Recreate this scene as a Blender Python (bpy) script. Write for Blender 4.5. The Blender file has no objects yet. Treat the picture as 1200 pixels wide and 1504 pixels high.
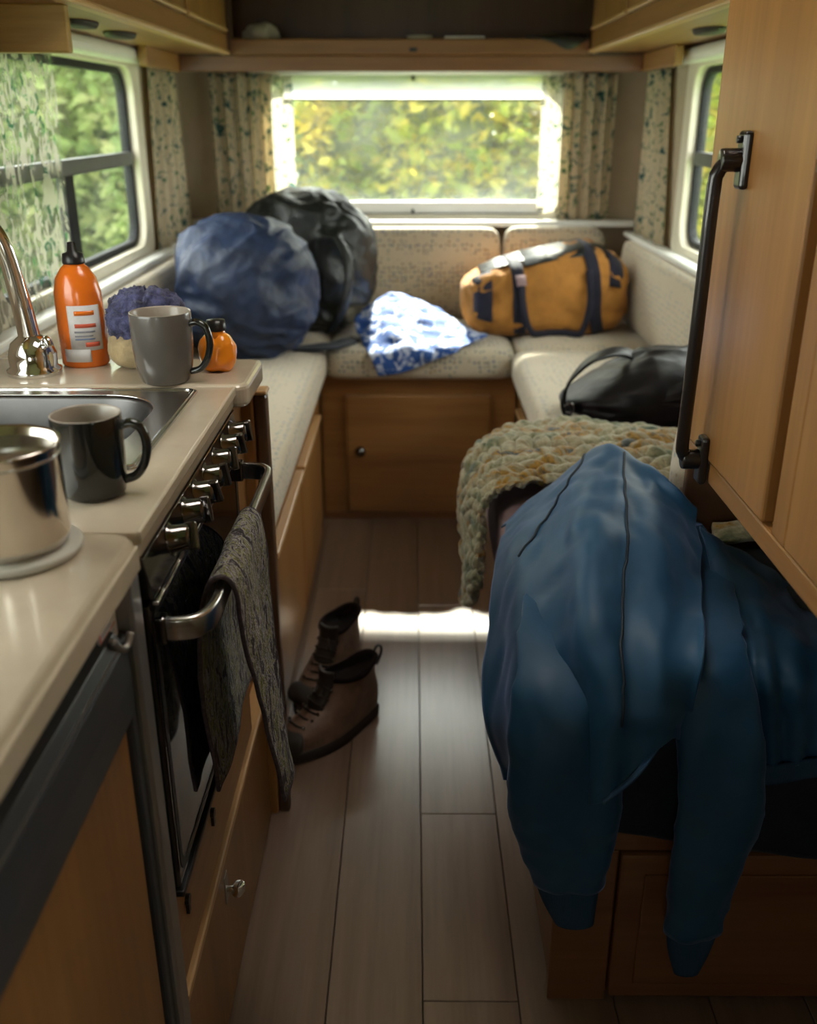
import bpy, math, random
from mathutils import Vector, Matrix, noise
R = math.radians
scene = bpy.context.scene
COL = scene.collection
random.seed(7)

# ------------------------------------------------------------------ camera
CAM_H, PITCH, FPX, YAW = 1.3, R(22.4), 1410.0, 0.0043
cam_d = bpy.data.cameras.new('camera')
cam = bpy.data.objects.new('camera', cam_d)
COL.objects.link(cam)
cam.location = (0, 0, CAM_H)
cam.rotation_euler = (R(90) - PITCH, 0, YAW)
cam_d.sensor_fit = 'VERTICAL'
cam_d.sensor_height = 36.0
cam_d.lens = FPX / 1504 * 36.0
cam_d.clip_start = 0.02
cam_d.dof.use_dof = True
cam_d.dof.focus_distance = 1.3
cam_d.dof.aperture_fstop = 3.7
scene.camera = cam

# ------------------------------------------------------------------ world, sun, exposure
world = bpy.data.worlds.new('sky')
scene.world = world
world.use_nodes = True
wn = world.node_tree
bg = wn.nodes['Background']
bg.inputs['Color'].default_value = (1.0, 0.975, 0.94, 1)
bg.inputs['Strength'].default_value = 3.6
sun_d = bpy.data.lights.new('sun', 'SUN')
sun_d.energy = 17.0
sun_d.angle = R(2.6)
sun_d.color = (1.0, 0.93, 0.80)
sun = bpy.data.objects.new('sun', sun_d)
COL.objects.link(sun)
sun.location = (1, 12, 12)
sun.rotation_euler = (R(-45.6), 0, R(-4))     # shines in through the rear window
scene.view_settings.view_transform = 'Standard'
scene.view_settings.look = 'None'
scene.view_settings.gamma = 1.0
scene.view_settings.use_curve_mapping = False
scene.view_settings.exposure = 1.34

def portal(name, loc, rot, sx, sy):
    d = bpy.data.lights.new(name, 'AREA')
    d.shape = 'RECTANGLE'; d.size = sx; d.size_y = sy
    d.cycles.is_portal = True
    o = bpy.data.objects.new(name, d)
    o.location = loc; o.rotation_euler = rot
    COL.objects.link(o)
portal('daylight_rear', (0.0, 3.76, 1.2), (R(-90), 0, 0), 1.1, 0.5)
portal('daylight_left', (-0.88, 2.5, 1.2), (0, R(-90), 0), 0.52, 1.3)
portal('fill_daylight_kitchen', (-0.88, 0.75, 1.22), (0, R(-90), 0), 0.46, 1.1)  # portal of the added fill window by the sink
portal('daylight_right', (0.88, 2.6, 1.2), (0, R(90), 0), 0.52, 1.1)
portal('fill_daylight_door', (0.88, -0.4, 1.3), (0, R(90), 0), 0.6, 0.4)  # portal of the added door window
portal('fill_daylight_front', (-0.3, -1.36, 1.23), (R(90), 0, 0), 0.5, 0.3)  # portal of the added front window
portal('fill_daylight_roof', (0.0, 1.2, 1.985), (0, 0, 0), 0.46, 0.46)  # portal of the added roof light

# ------------------------------------------------------------------ materials
def new_mat(name):
    m = bpy.data.materials.new(name); m.use_nodes = True
    nt = m.node_tree
    return m, nt, nt.nodes['Principled BSDF']

def coords(nt, scale=(1, 1, 1), rot=(0, 0, 0)):
    tc = nt.nodes.new('ShaderNodeTexCoord')
    mp = nt.nodes.new('ShaderNodeMapping')
    mp.inputs['Scale'].default_value = scale
    mp.inputs['Rotation'].default_value = rot
    nt.links.new(tc.outputs['Object'], mp.inputs['Vector'])
    return mp.outputs['Vector']

def ntex(nt, vec, scale, detail=4, rough=0.55, dist=0.0):
    n = nt.nodes.new('ShaderNodeTexNoise')
    n.inputs['Scale'].default_value = scale
    n.inputs['Detail'].default_value = detail
    n.inputs['Roughness'].default_value = rough
    n.inputs['Distortion'].default_value = dist
    nt.links.new(vec, n.inputs['Vector'])
    return n.outputs['Fac']

def ramp(nt, fac, stops, const=False):
    r = nt.nodes.new('ShaderNodeValToRGB')
    if const: r.color_ramp.interpolation = 'CONSTANT'
    e = r.color_ramp.elements
    while len(e) < len(stops): e.new(0.5)
    for k, (p, c) in enumerate(stops):
        e[k].position = p; e[k].color = (c[0], c[1], c[2], 1)
    nt.links.new(fac, r.inputs['Fac'])
    return r.outputs['Color']

def mix(nt, fac, a, b, mode='MIX'):
    n = nt.nodes.new('ShaderNodeMix'); n.data_type = 'RGBA'; n.blend_type = mode
    for sock, v in ((n.inputs[0], fac), (n.inputs[6], a), (n.inputs[7], b)):
        if hasattr(v, 'is_linked'): nt.links.new(v, sock)
        elif isinstance(v, (int, float)): sock.default_value = v
        else: sock.default_value = (v[0], v[1], v[2], 1)
    return n.outputs[2]

def bump(nt, bs, fac, strength, dist=0.002):
    b = nt.nodes.new('ShaderNodeBump')
    b.inputs['Strength'].default_value = strength
    b.inputs['Distance'].default_value = dist
    nt.links.new(fac, b.inputs['Height'])
    nt.links.new(b.outputs['Normal'], bs.inputs['Normal'])

def plain(name, col, rough=0.5, metal=0.0, vary=0.12, scale=14, bump_s=0.0, bump_scale=200, coat=0.0, spec=0.5, stretch=(1, 1, 1)):
    m, nt, bs = new_mat(name)
    v = coords(nt, stretch)
    f = ntex(nt, v, scale, 5)
    lo = [c * (1 - vary) for c in col]; hi = [min(1, c * (1 + vary)) for c in col]
    nt.links.new(ramp(nt, f, [(0.3, lo), (0.7, hi)]), bs.inputs['Base Color'])
    bs.inputs['Roughness'].default_value = rough
    bs.inputs['Metallic'].default_value = metal
    bs.inputs['Coat Weight'].default_value = coat
    bs.inputs['Specular IOR Level'].default_value = spec
    if bump_s:
        bump(nt, bs, ntex(nt, v, bump_scale, 3), bump_s)
    return m

def wood(name, dark, light, axis='z', rough=0.38, scale=1.0, bump_s=0.08, coat=0.15):
    m, nt, bs = new_mat(name)
    st = {'x': (1.2, 22, 22), 'y': (22, 1.2, 22), 'z': (22, 22, 1.2)}[axis]
    st = tuple(s * scale for s in st)
    v = coords(nt, st)
    broad = ntex(nt, v, 0.35, 3, 0.5, 0.6)
    fine = ntex(nt, v, 3.2, 6, 0.6, 0.2)
    c1 = ramp(nt, broad, [(0.3, dark), (0.7, light)])
    c2 = ramp(nt, fine, [(0.35, (0.72, 0.68, 0.62)), (0.62, (1, 1, 1))])
    nt.links.new(mix(nt, 0.6, c1, c2, 'MULTIPLY'), bs.inputs['Base Color'])
    bs.inputs['Roughness'].default_value = rough
    bs.inputs['Coat Weight'].default_value = coat
    bs.inputs['Coat Roughness'].default_value = 0.3
    bump(nt, bs, fine, bump_s, 0.001)
    return m

def dotted(name, base, dots, scale=48, rough=0.9):
    m, nt, bs = new_mat(name)
    v = coords(nt)
    vo = nt.nodes.new('ShaderNodeTexVoronoi'); vo.inputs['Scale'].default_value = scale
    vo.inputs['Randomness'].default_value = 0.45
    nt.links.new(v, vo.inputs['Vector'])
    col = ramp(nt, ntex(nt, v, 60, 1), [(0.0, dots[0]), (0.45, dots[1]), (0.55, dots[2])], True)
    msk = ramp(nt, vo.outputs['Distance'], [(0.24, (1, 1, 1)), (0.36, (0, 0, 0))])
    weave = ntex(nt, v, 420, 2)
    b2 = ramp(nt, weave, [(0.3, [c * .86 for c in base]), (0.7, base)])
    nt.links.new(mix(nt, msk, b2, col), bs.inputs['Base Color'])
    bs.inputs['Roughness'].default_value = rough
    bs.inputs['Sheen Weight'].default_value = 0.3
    bump(nt, bs, weave, 0.5, 0.001)
    return m

def cloth(name, col, rough=0.85, sheen=0.2, wr=0.5, scale=18, vary=0.25, spec=0.3):
    m, nt, bs = new_mat(name)
    v = coords(nt)
    f = ntex(nt, v, scale, 6, 0.6, 0.3)
    lo = [c * (1 - vary) for c in col]; hi = [min(1, c * (1 + vary)) for c in col]
    nt.links.new(ramp(nt, f, [(0.3, lo), (0.7, hi)]), bs.inputs['Base Color'])
    bs.inputs['Roughness'].default_value = rough
    bs.inputs['Sheen Weight'].default_value = sheen
    bs.inputs['Specular IOR Level'].default_value = spec
    bump(nt, bs, ntex(nt, v, scale * 1.6, 5, 0.6, 0.8), wr, 0.006)
    return m

def curtain_mat(name, base, spots, scale=26, trans=0.45, holes=0.0):
    m, nt, bs = new_mat(name)
    v = coords(nt)
    f1 = ntex(nt, v, scale, 3, 0.6, 0.9)
    f2 = ntex(nt, v, scale * 1.7, 2, 0.5, 0.4)
    c = ramp(nt, f2, [(0.0, base), (0.60, base), (0.66, spots[1])])
    c = mix(nt, ramp(nt, f1, [(0.56, (0, 0, 0)), (0.63, (1, 1, 1))]), c, spots[0])
    nt.links.new(c, bs.inputs['Base Color'])
    bs.inputs['Roughness'].default_value = 0.9
    tl = nt.nodes.new('ShaderNodeBsdfTranslucent')
    nt.links.new(c, tl.inputs['Color'])
    ms = nt.nodes.new('ShaderNodeMixShader'); ms.inputs[0].default_value = trans
    nt.links.new(bs.outputs[0], ms.inputs[1]); nt.links.new(tl.outputs[0], ms.inputs[2])
    last = ms.outputs[0]
    if holes:
        tr = nt.nodes.new('ShaderNodeBsdfTransparent')
        m2 = nt.nodes.new('ShaderNodeMixShader')
        vh = coords(nt, (1, 1, 0.45))
        h = ntex(nt, vh, scale * 1.5, 2, 0.5, 1.2)
        hf = ramp(nt, h, [(0.46, (0.12, 0.12, 0.12)), (0.54, (holes, holes, holes))])
        nt.links.new(hf, m2.inputs[0])
        nt.links.new(last, m2.inputs[1]); nt.links.new(tr.outputs[0], m2.inputs[2])
        last = m2.outputs[0]
    nt.links.new(last, nt.nodes['Material Output'].inputs['Surface'])
    return m

def glass_pane(name, tint=(0.93, 0.97, 0.95), haze=0.06):
    m, nt, bs = new_mat(name)
    tr = nt.nodes.new('ShaderNodeBsdfTransparent'); tr.inputs['Color'].default_value = (*tint, 1)
    bs.inputs['Base Color'].default_value = (0.9, 0.95, 0.95, 1)
    bs.inputs['Roughness'].default_value = 0.05
    v = coords(nt)
    f = ramp(nt, ntex(nt, v, 5, 4), [(0.3, [haze * .5] * 3), (0.7, [haze * 1.5] * 3)])
    ms = nt.nodes.new('ShaderNodeMixShader')
    nt.links.new(f, ms.inputs[0])
    nt.links.new(tr.outputs[0], ms.inputs[1]); nt.links.new(bs.outputs[0], ms.inputs[2])
    nt.links.new(ms.outputs[0], nt.nodes['Material Output'].inputs['Surface'])
    return m

def leaf_mat(name, stops, trans=0.5):
    m, nt, bs = new_mat(name)
    v = coords(nt)
    c = ramp(nt, ntex(nt, v, 2.2, 5, 0.7), stops)
    nt.links.new(c, bs.inputs['Base Color'])
    bs.inputs['Roughness'].default_value = 0.6
    tl = nt.nodes.new('ShaderNodeBsdfTranslucent'); nt.links.new(c, tl.inputs['Color'])
    ms = nt.nodes.new('ShaderNodeMixShader'); ms.inputs[0].default_value = trans
    nt.links.new(bs.outputs[0], ms.inputs[1]); nt.links.new(tl.outputs[0], ms.inputs[2])
    nt.links.new(ms.outputs[0], nt.nodes['Material Output'].inputs['Surface'])
    return m

def frosted(name, tr_amt):
    m, nt, bs = new_mat(name)
    v = coords(nt)
    c = ramp(nt, ntex(nt, v, 8, 3), [(0.3, (0.66, 0.66, 0.66)), (0.7, (0.74, 0.74, 0.74))])
    tl = nt.nodes.new('ShaderNodeBsdfTranslucent'); nt.links.new(c, tl.inputs['Color'])
    tr = nt.nodes.new('ShaderNodeBsdfTransparent')
    ms = nt.nodes.new('ShaderNodeMixShader'); ms.inputs[0].default_value = tr_amt
    nt.links.new(tl.outputs[0], ms.inputs[1]); nt.links.new(tr.outputs[0], ms.inputs[2])
    nt.links.new(ms.outputs[0], nt.nodes['Material Output'].inputs['Surface'])
    return m

PINE_D, PINE_L = (0.245, 0.108, 0.029), (0.375, 0.183, 0.056)
MAT = {}
MAT['frost'] = frosted('frosted_added_roof_light', 0.15)
MAT['blind'] = frosted('thin_pleated_blind', 0.5)
MAT['wood_z'] = wood('pine_vertical', PINE_D, PINE_L, 'z')
MAT['wood_y'] = wood('pine_along', PINE_D, PINE_L, 'y')
MAT['wood_x'] = wood('pine_across', PINE_D, PINE_L, 'x')
MAT['wood_edge'] = wood('pine_edge', (0.52, 0.30, 0.13), (0.62, 0.38, 0.18), 'y')
MAT['wood_dark'] = wood('dark_wood_and_shelf_shade', (0.07, 0.032, 0.015), (0.11, 0.05, 0.022), 'z')  # real dark wood, also the painted shade inside the rear shelf
MAT['wood_red'] = wood('reddish_wood', (0.17, 0.065, 0.025), (0.24, 0.10, 0.035), 'x')
MAT['wood_gap'] = wood('amber_wood', (0.26, 0.125, 0.02), (0.33, 0.17, 0.03), 'z')
MAT['plank'] = wood('grey_brown_plank', (0.180, 0.115, 0.080), (0.275, 0.188, 0.140), 'y', rough=0.30, scale=0.9, bump_s=0.22, coat=0.6)
MAT['plank'].node_tree.nodes['Principled BSDF'].inputs['Coat Roughness'].default_value = 0.2
MAT['subfloor'] = plain('dark_joint', (0.03, 0.022, 0.018), 0.9)
MAT['wall'] = plain('beige_wall', (0.40, 0.32, 0.22), 0.8, vary=0.06)
MAT['ceil'] = plain('cream_ceiling', (0.62, 0.57, 0.48), 0.85, vary=0.05)
MAT['cream'] = plain('cream_plastic', (0.72, 0.66, 0.52), 0.4, vary=0.04)
MAT['white'] = plain('white_plastic', (0.80, 0.79, 0.75), 0.35, vary=0.03)
MAT['black_frame'] = plain('black_rubber_frame', (0.014, 0.014, 0.016), 0.6, spec=0.2)
MAT['grey_bar'] = plain('grey_metal_bar', (0.085, 0.09, 0.09), 0.45, 0.3)
MAT['glass'] = glass_pane('window_glass', haze=0.07)
MAT['glass_haze'] = glass_pane('hazy_window_glass', haze=0.11)
MAT['dots'] = dotted('dotted_upholstery', (0.50, 0.43, 0.32), [(0.10, 0.17, 0.18), (0.27, 0.17, 0.09), (0.13, 0.16, 0.24)], 64)
MAT['dots_light'] = dotted('pale_dotted_upholstery', (0.58, 0.49, 0.36), [(0.27, 0.31, 0.29), (0.38, 0.27, 0.17), (0.33, 0.32, 0.33)], 60)
MAT['mauve'] = plain('worn_mauve_upholstery', (0.28, 0.19, 0.20), 0.9, vary=0.15, scale=40, bump_s=0.4, bump_scale=350)
MAT['curtain'] = curtain_mat('leaf_print_curtain', (0.72, 0.62, 0.44), [(0.05, 0.14, 0.13), (0.14, 0.25, 0.12)], 30, 0.55)
MAT['sheer'] = curtain_mat('sheer_leaf_print', (0.40, 0.37, 0.30), [(0.04, 0.09, 0.08), (0.10, 0.13, 0.08)], 30, 0.6, 0.25)
MAT['lace'] = curtain_mat('leafy_lace', (0.30, 0.28, 0.22), [(0.02, 0.07, 0.04), (0.07, 0.17, 0.07)], 24, 0.5, 0.88)
MAT['worktop'] = plain('cream_worktop', (0.50, 0.42, 0.32), 0.22, vary=0.10, scale=9, coat=0.3)
MAT['worktop_edge'] = plain('cream_worktop_edge', (0.58, 0.50, 0.38), 0.25, vary=0.05, coat=0.3)
MAT['steel'] = plain('brushed_steel', (0.52, 0.50, 0.48), 0.24, 1.0, vary=0.08, stretch=(4, 60, 60), scale=4)
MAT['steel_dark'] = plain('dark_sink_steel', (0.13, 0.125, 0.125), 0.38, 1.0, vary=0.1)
MAT['chrome'] = plain('chrome', (0.78, 0.78, 0.78), 0.07, 1.0, vary=0.03)
MAT['dark_chrome'] = plain('dark_chrome', (0.17, 0.155, 0.15), 0.12, 1.0, vary=0.1)
MAT['black_glass'] = plain('black_oven_glass', (0.006, 0.006, 0.007), 0.06, 0, vary=0.1, coat=0.5)
MAT['black'] = plain('black_plastic', (0.012, 0.011, 0.012), 0.35)
MAT['black_metal'] = plain('black_painted_metal', (0.018, 0.013, 0.012), 0.28, 0.3, coat=0.4)
MAT['fridge_grey'] = plain('charcoal_grey_plastic', (0.045, 0.048, 0.055), 0.35)
MAT['alu'] = plain('dull_aluminium', (0.36, 0.34, 0.32), 0.38, 0.8, vary=0.06)
MAT['navy'] = cloth('navy_nylon', (0.013, 0.026, 0.070), 0.5, 0.0, 0.9, 16, 0.45, 0.5)
MAT['dark_pack'] = cloth('black_green_nylon', (0.006, 0.008, 0.008), 0.4, 0.0, 0.9, 18, 0.6, 0.55)
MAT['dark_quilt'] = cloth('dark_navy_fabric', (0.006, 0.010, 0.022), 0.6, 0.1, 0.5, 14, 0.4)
MAT['satin'] = cloth('blue_satin', (0.012, 0.066, 0.146), 0.52, 0.3, 0.10, 9, 0.12, 0.42)
MAT['satin'].node_tree.nodes['Principled BSDF'].inputs['Sheen Tint'].default_value = (0.45, 0.52, 0.95, 1)  # lavender sheen tint puts the sky's reflection into the satin colour
MAT['satin'].node_tree.nodes['Principled BSDF'].inputs['Sheen Roughness'].default_value = 0.35
MAT['satin_rib'] = plain('blue_ribbed_knit', (0.012, 0.052, 0.115), 0.8, vary=0.2, scale=8, bump_s=0.8, bump_scale=120, stretch=(6, 6, 0.4))
MAT['seam'] = plain('dark_seam', (0.006, 0.016, 0.03), 0.7)
MAT['black_bag'] = cloth('black_leather', (0.007, 0.005, 0.006), 0.42, 0.0, 0.35, 12, 0.4, 0.22)
MAT['duffel'] = cloth('mustard_canvas', (0.40, 0.175, 0.035), 0.85, 0.1, 0.8, 14, 0.22)
MAT['duffel_navy'] = cloth('navy_webbing', (0.014, 0.014, 0.028), 0.8, 0.1, 0.3, 30, 0.2)
MAT['label_print'] = plain('printed_label', (0.62, 0.60, 0.60), 0.5, vary=0.12, scale=60)
MAT['orange'] = plain('orange_plastic', (0.80, 0.17, 0.012), 0.22, vary=0.05, coat=0.4)
MAT['orange2'] = plain('amber_plastic', (0.95, 0.28, 0.012), 0.22, vary=0.06, coat=0.4)
MAT['red_print'] = plain('red_print', (0.60, 0.10, 0.05), 0.5)
MAT['grey_print'] = plain('grey_print', (0.22, 0.22, 0.26), 0.5)
MAT['blue_print'] = plain('blue_print', (0.15, 0.22, 0.40), 0.5)
MAT['mug_grey'] = plain('grey_glaze', (0.112, 0.100, 0.090), 0.25, vary=0.06, coat=0.3)
MAT['mug_in'] = plain('warm_grey_glaze', (0.36, 0.31, 0.26), 0.25, vary=0.05)
MAT['mug_black'] = plain('black_glaze', (0.012, 0.013, 0.012), 0.14, coat=0.4)
MAT['coffee'] = plain('milky_tea', (0.16, 0.10, 0.06), 0.1)
MAT['pan'] = plain('polished_pan_steel', (0.62, 0.56, 0.50), 0.13, 1.0, vary=0.05)
MAT['trivet'] = plain('pale_grey_trivet', (0.50, 0.48, 0.42), 0.5, vary=0.08)
MAT['leather'] = cloth('brown_leather', (0.145, 0.082, 0.054), 0.5, 0.05, 0.3, 30, 0.3, 0.4)
MAT['leather_dark'] = plain('dark_brown_rubber', (0.022, 0.015, 0.012), 0.6, vary=0.2)
MAT['boot_in'] = plain('dark_boot_lining', (0.012, 0.007, 0.007), 0.95, spec=0.1)
MAT['lace_brown'] = plain('dark_boot_lace', (0.03, 0.02, 0.015), 0.8)
MAT['leaf_y'] = leaf_mat('yellow_green_leaf', [(0.30, (0.06, 0.13, 0.015)), (0.48, (0.24, 0.27, 0.025)), (0.62, (0.62, 0.47, 0.06))], 0.6)
MAT['leaf_g'] = leaf_mat('green_leaf', [(0.30, (0.12, 0.20, 0.06)), (0.5, (0.30, 0.38, 0.14)), (0.68, (0.62, 0.60, 0.30))], 0.6)
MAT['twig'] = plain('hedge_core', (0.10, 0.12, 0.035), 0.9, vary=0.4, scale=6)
MAT['grass'] = plain('grass', (0.12, 0.20, 0.05), 0.95, vary=0.4, scale=5)
MAT['hydrangea'] = cloth('blue_purple_wool', (0.075, 0.078, 0.17), 0.95, 0.2, 1.0, 60, 0.9)
MAT['straw'] = cloth('beige_straw', (0.42, 0.32, 0.18), 0.8, 0.1, 0.5, 40, 0.3)

# blue and white crumpled cloth
m, nt, bs = new_mat('blue_white_print_cloth'); v = coords(nt)
f = ntex(nt, v, 30, 3, 0.55, 0.9)
nt.links.new(ramp(nt, f, [(0.51, (0.012, 0.065, 0.27)), (0.57, (0.42, 0.46, 0.60))]), bs.inputs['Base Color'])
bs.inputs['Roughness'].default_value = 0.8
MAT['blue_cloth'] = m
# knitted variegated yarn
m, nt, bs = new_mat('variegated_yarn'); v = coords(nt)
f = ntex(nt, v, 13, 4, 0.6, 0.8)
c = ramp(nt, f, [(0.30, (0.05, 0.11, 0.08)), (0.40, (0.22, 0.23, 0.12)), (0.50, (0.46, 0.41, 0.27)), (0.56, (0.34, 0.28, 0.16)), (0.60, (0.42, 0.22, 0.015)), (0.66, (0.05, 0.07, 0.07))])
c = mix(nt, 0.5, c, ramp(nt, ntex(nt, v, 130, 3), [(0.35, (0.5, 0.48, 0.45)), (0.65, (1, 1, 1))]), 'MULTIPLY')
nt.links.new(c, bs.inputs['Base Color']); bs.inputs['Roughness'].default_value = 0.95
bs.inputs['Sheen Weight'].default_value = 0.4
bump(nt, bs, ntex(nt, v, 260, 3), 0.9, 0.003)
MAT['yarn'] = m
# woven tea towel
m, nt, bs = new_mat('woven_tea_towel'); v = coords(nt)
st = coords(nt, (5.0, 4.0, 1.3))
f = ntex(nt, st, 15, 5, 0.7, 0.8)
c = ramp(nt, f, [(0.32, (0.018, 0.014, 0.016)), (0.44, (0.05, 0.038, 0.042)), (0.49, (0.34, 0.31, 0.34)), (0.53, (0.22, 0.22, 0.04)), (0.57, (0.03, 0.022, 0.028)), (0.63, (0.40, 0.36, 0.40)), (0.68, (0.05, 0.04, 0.045))])
nt.links.new(c, bs.inputs['Base Color']); bs.inputs['Roughness'].default_value = 0.95
bump(nt, bs, ntex(nt, v, 330, 2), 1.0, 0.003)
MAT['towel'] = m
MAT['towel_hem'] = plain('dark_towel_hem', (0.075, 0.055, 0.065), 0.95, vary=0.4, scale=200)
MAT['towel_back'] = plain('dark_towel_reverse', (0.055, 0.043, 0.038), 0.95, vary=0.3, scale=160, bump_s=0.8, bump_scale=300)

# ------------------------------------------------------------------ geometry helpers
WORLD = {}
def thing(name, label, cat, loc, group=None, kind=None):
    o = bpy.data.objects.new(name, None)
    o.empty_display_size = 0.05
    COL.objects.link(o); o.location = loc
    WORLD[o.name] = Vector(loc)
    if kind: o['kind'] = kind
    if label: o['label'] = label
    if cat: o['category'] = cat
    if group: o['group'] = group
    return o

def tag(o, label=None, cat=None, group=None, kind=None):
    if label: o['label'] = label
    if cat: o['category'] = cat
    if group: o['group'] = group
    if kind: o['kind'] = kind
    return o

def make(name, geo, mat, parent=None, smooth=False, bevel=0.0, seg=2, solid=0.0, sub=0, off=0.0, kind=None):
    verts, faces = geo
    vs = [Vector(v) for v in verts]
    lo = Vector([min(v[k] for v in vs) for k in range(3)])
    hi = Vector([max(v[k] for v in vs) for k in range(3)])
    org = Vector(((lo.x + hi.x) / 2, (lo.y + hi.y) / 2, lo.z))
    me = bpy.data.meshes.new(name)
    me.from_pydata([v - org for v in vs], [], faces)
    me.update()
    if smooth: me.polygons.foreach_set('use_smooth', [True] * len(me.polygons))
    me.materials.append(MAT[mat] if isinstance(mat, str) else mat)
    o = bpy.data.objects.new(name, me)
    COL.objects.link(o)
    WORLD[o.name] = org
    if parent is not None:
        o.parent = parent; o.location = org - WORLD[parent.name]
    else: o.location = org
    if bevel:
        b = o.modifiers.new('bevel', 'BEVEL'); b.width = bevel; b.segments = seg
        b.limit_method = 'ANGLE'; b.angle_limit = R(35)
    if solid:
        s = o.modifiers.new('solid', 'SOLIDIFY'); s.thickness = solid; s.offset = off
    if sub:
        s = o.modifiers.new('sub', 'SUBSURF'); s.levels = sub; s.render_levels = sub
    if kind: o['kind'] = kind
    return o

def join(*geos):
    V, F = [], []
    for v, f in geos:
        n = len(V); V += list(v); F += [[i + n for i in q] for q in f]
    return V, F

def box(x0, x1, y0, y1, z0, z1):
    v = [(x0, y0, z0), (x1, y0, z0), (x1, y1, z0), (x0, y1, z0), (x0, y0, z1), (x1, y0, z1), (x1, y1, z1), (x0, y1, z1)]
    return v, [[0, 3, 2, 1], [4, 5, 6, 7], [0, 1, 5, 4], [1, 2, 6, 5], [2, 3, 7, 6], [3, 0, 4, 7]]

def lathe(c, prof, seg=40, sx=1, sy=1):
    V, F = [], []
    for r, z in prof:
        for k in range(seg):
            a = 2 * math.pi * k / seg
            V.append((c[0] + r * math.cos(a) * sx, c[1] + r * math.sin(a) * sy, c[2] + z))
    n = len(prof)
    for i in range(n - 1):
        for k in range(seg):
            a, b = i * seg + k, i * seg + (k + 1) % seg
            F.append([a, b, b + seg, a + seg])
    F.append(list(range(seg))[::-1]); F.append([(n - 1) * seg + k for k in range(seg)])
    return V, F

def spline(pts, n):
    """Catmull-Rom through pts (tuples of any length), n samples per span."""
    P = [tuple(p) for p in pts]; out = []
    for i in range(len(P) - 1):
        p0 = P[max(i - 1, 0)]; p1 = P[i]; p2 = P[i + 1]; p3 = P[min(i + 2, len(P) - 1)]
        for k in range(n):
            t = k / n
            out.append(tuple(0.5 * (2 * b + (c - a) * t + (2 * a - 5 * b + 4 * c - d) * t * t + (3 * b - a - 3 * c + d) * t ** 3) for a, b, c, d in zip(p0, p1, p2, p3)))
    out.append(P[-1])
    return out

def tube(pts, rad, seg=12, flat=1.0, closed=False, up=(0, 0, 1)):
    """round (or flattened) tube along pts; rad one number or a list"""
    P = [Vector(p) for p in pts]; n = len(P)
    rr = rad if isinstance(rad, (list, tuple)) else [rad] * n
    V, F = [], []
    U = Vector(up)
    prev = None
    for i in range(n):
        t = (P[(i + 1) % n] - P[i - 1]) if closed else (P[min(i + 1, n - 1)] - P[max(i - 1, 0)])
        t.normalize()
        if prev is None:
            s = t.cross(U)
            if s.length < 1e-3: s = t.cross(Vector((1, 0, 0)))
        else:
            s = prev - t * prev.dot(t)
            if s.length < 1e-4: s = t.cross(U)
        s.normalize(); prev = s
        w = s.cross(t).normalized()
        for k in range(seg):
            a = 2 * math.pi * k / seg
            V.append(P[i] + s * math.cos(a) * rr[i] + w * math.sin(a) * rr[i] * flat)
    m = n if closed else n - 1
    for i in range(m):
        for k in range(seg):
            a, b = i * seg + k, i * seg + (k + 1) % seg
            c, d = ((i + 1) % n) * seg + (k + 1) % seg, ((i + 1) % n) * seg + k
            F.append([a, b, c, d])
    if not closed:
        F.append(list(range(seg))[::-1]); F.append([(n - 1) * seg + k for k in range(seg)])
    return V, F

def gridfaces(nr, nc):
    return [[r * nc + c, r * nc + c + 1, (r + 1) * nc + c + 1, (r + 1) * nc + c] for r in range(nr - 1) for c in range(nc - 1)]

def patch(rows, nu, nv, disp=None):
    """smooth surface through a grid of control points"""
    rr = [spline(r, nu) for r in rows]
    nc = len(rr[0])
    cols = [spline([rr[i][c] for i in range(len(rr))], nv) for c in range(nc)]
    nr = len(cols[0])
    V = [Vector(cols[c][r]) for r in range(nr) for c in range(nc)]
    if disp:
        N = []
        for r in range(nr):
            for c in range(nc):
                a = V[r * nc + min(c + 1, nc - 1)] - V[r * nc + max(c - 1, 0)]
                b = V[min(r + 1, nr - 1) * nc + c] - V[max(r - 1, 0) * nc + c]
                q = a.cross(b); N.append(q.normalized() if q.length > 1e-9 else Vector((0, 0, 1)))
        V = [V[i] + N[i] * disp(V[i], (i % nc) / (nc - 1), (i // nc) / (nr - 1)) for i in range(len(V))]
    return V, gridfaces(nr, nc)

def rrect(a0, a1, b0, b1, r, n=6):
    out = []
    for cx, cy, s in ((a1 - r, b1 - r, 0), (a0 + r, b1 - r, 90), (a0 + r, b0 + r, 180), (a1 - r, b0 + r, 270)):
        for k in range(n + 1):
            t = R(s + 90 * k / n)
            out.append((cx + r * math.cos(t), cy + r * math.sin(t)))
    return out

def to3(axis, a, b, d):
    return (d, a, b) if axis == 'x' else ((a, d, b) if axis == 'y' else (a, b, d))

def ring(axis, outer, inner, d0, d1):
    n = len(outer)
    V = [to3(axis, *p, d) for d in (d0, d1) for lp in (outer, inner) for p in lp]
    F = []
    for k in range(n):
        j = (k + 1) % n
        F += [[k, j, n + j, n + k], [2 * n + k, 3 * n + k, 3 * n + j, 2 * n + j], [k, 2 * n + k, 2 * n + j, j], [n + k, n + j, 3 * n + j, 3 * n + k]]
    return V, F

def slab(axis, loop, d0, d1):
    n = len(loop)
    V = [to3(axis, *p, d) for d in (d0, d1) for p in loop]
    return V, [list(range(n))[::-1], list(range(n, 2 * n))] + [[k, (k + 1) % n, n + (k + 1) % n, n + k] for k in range(n)]

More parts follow.
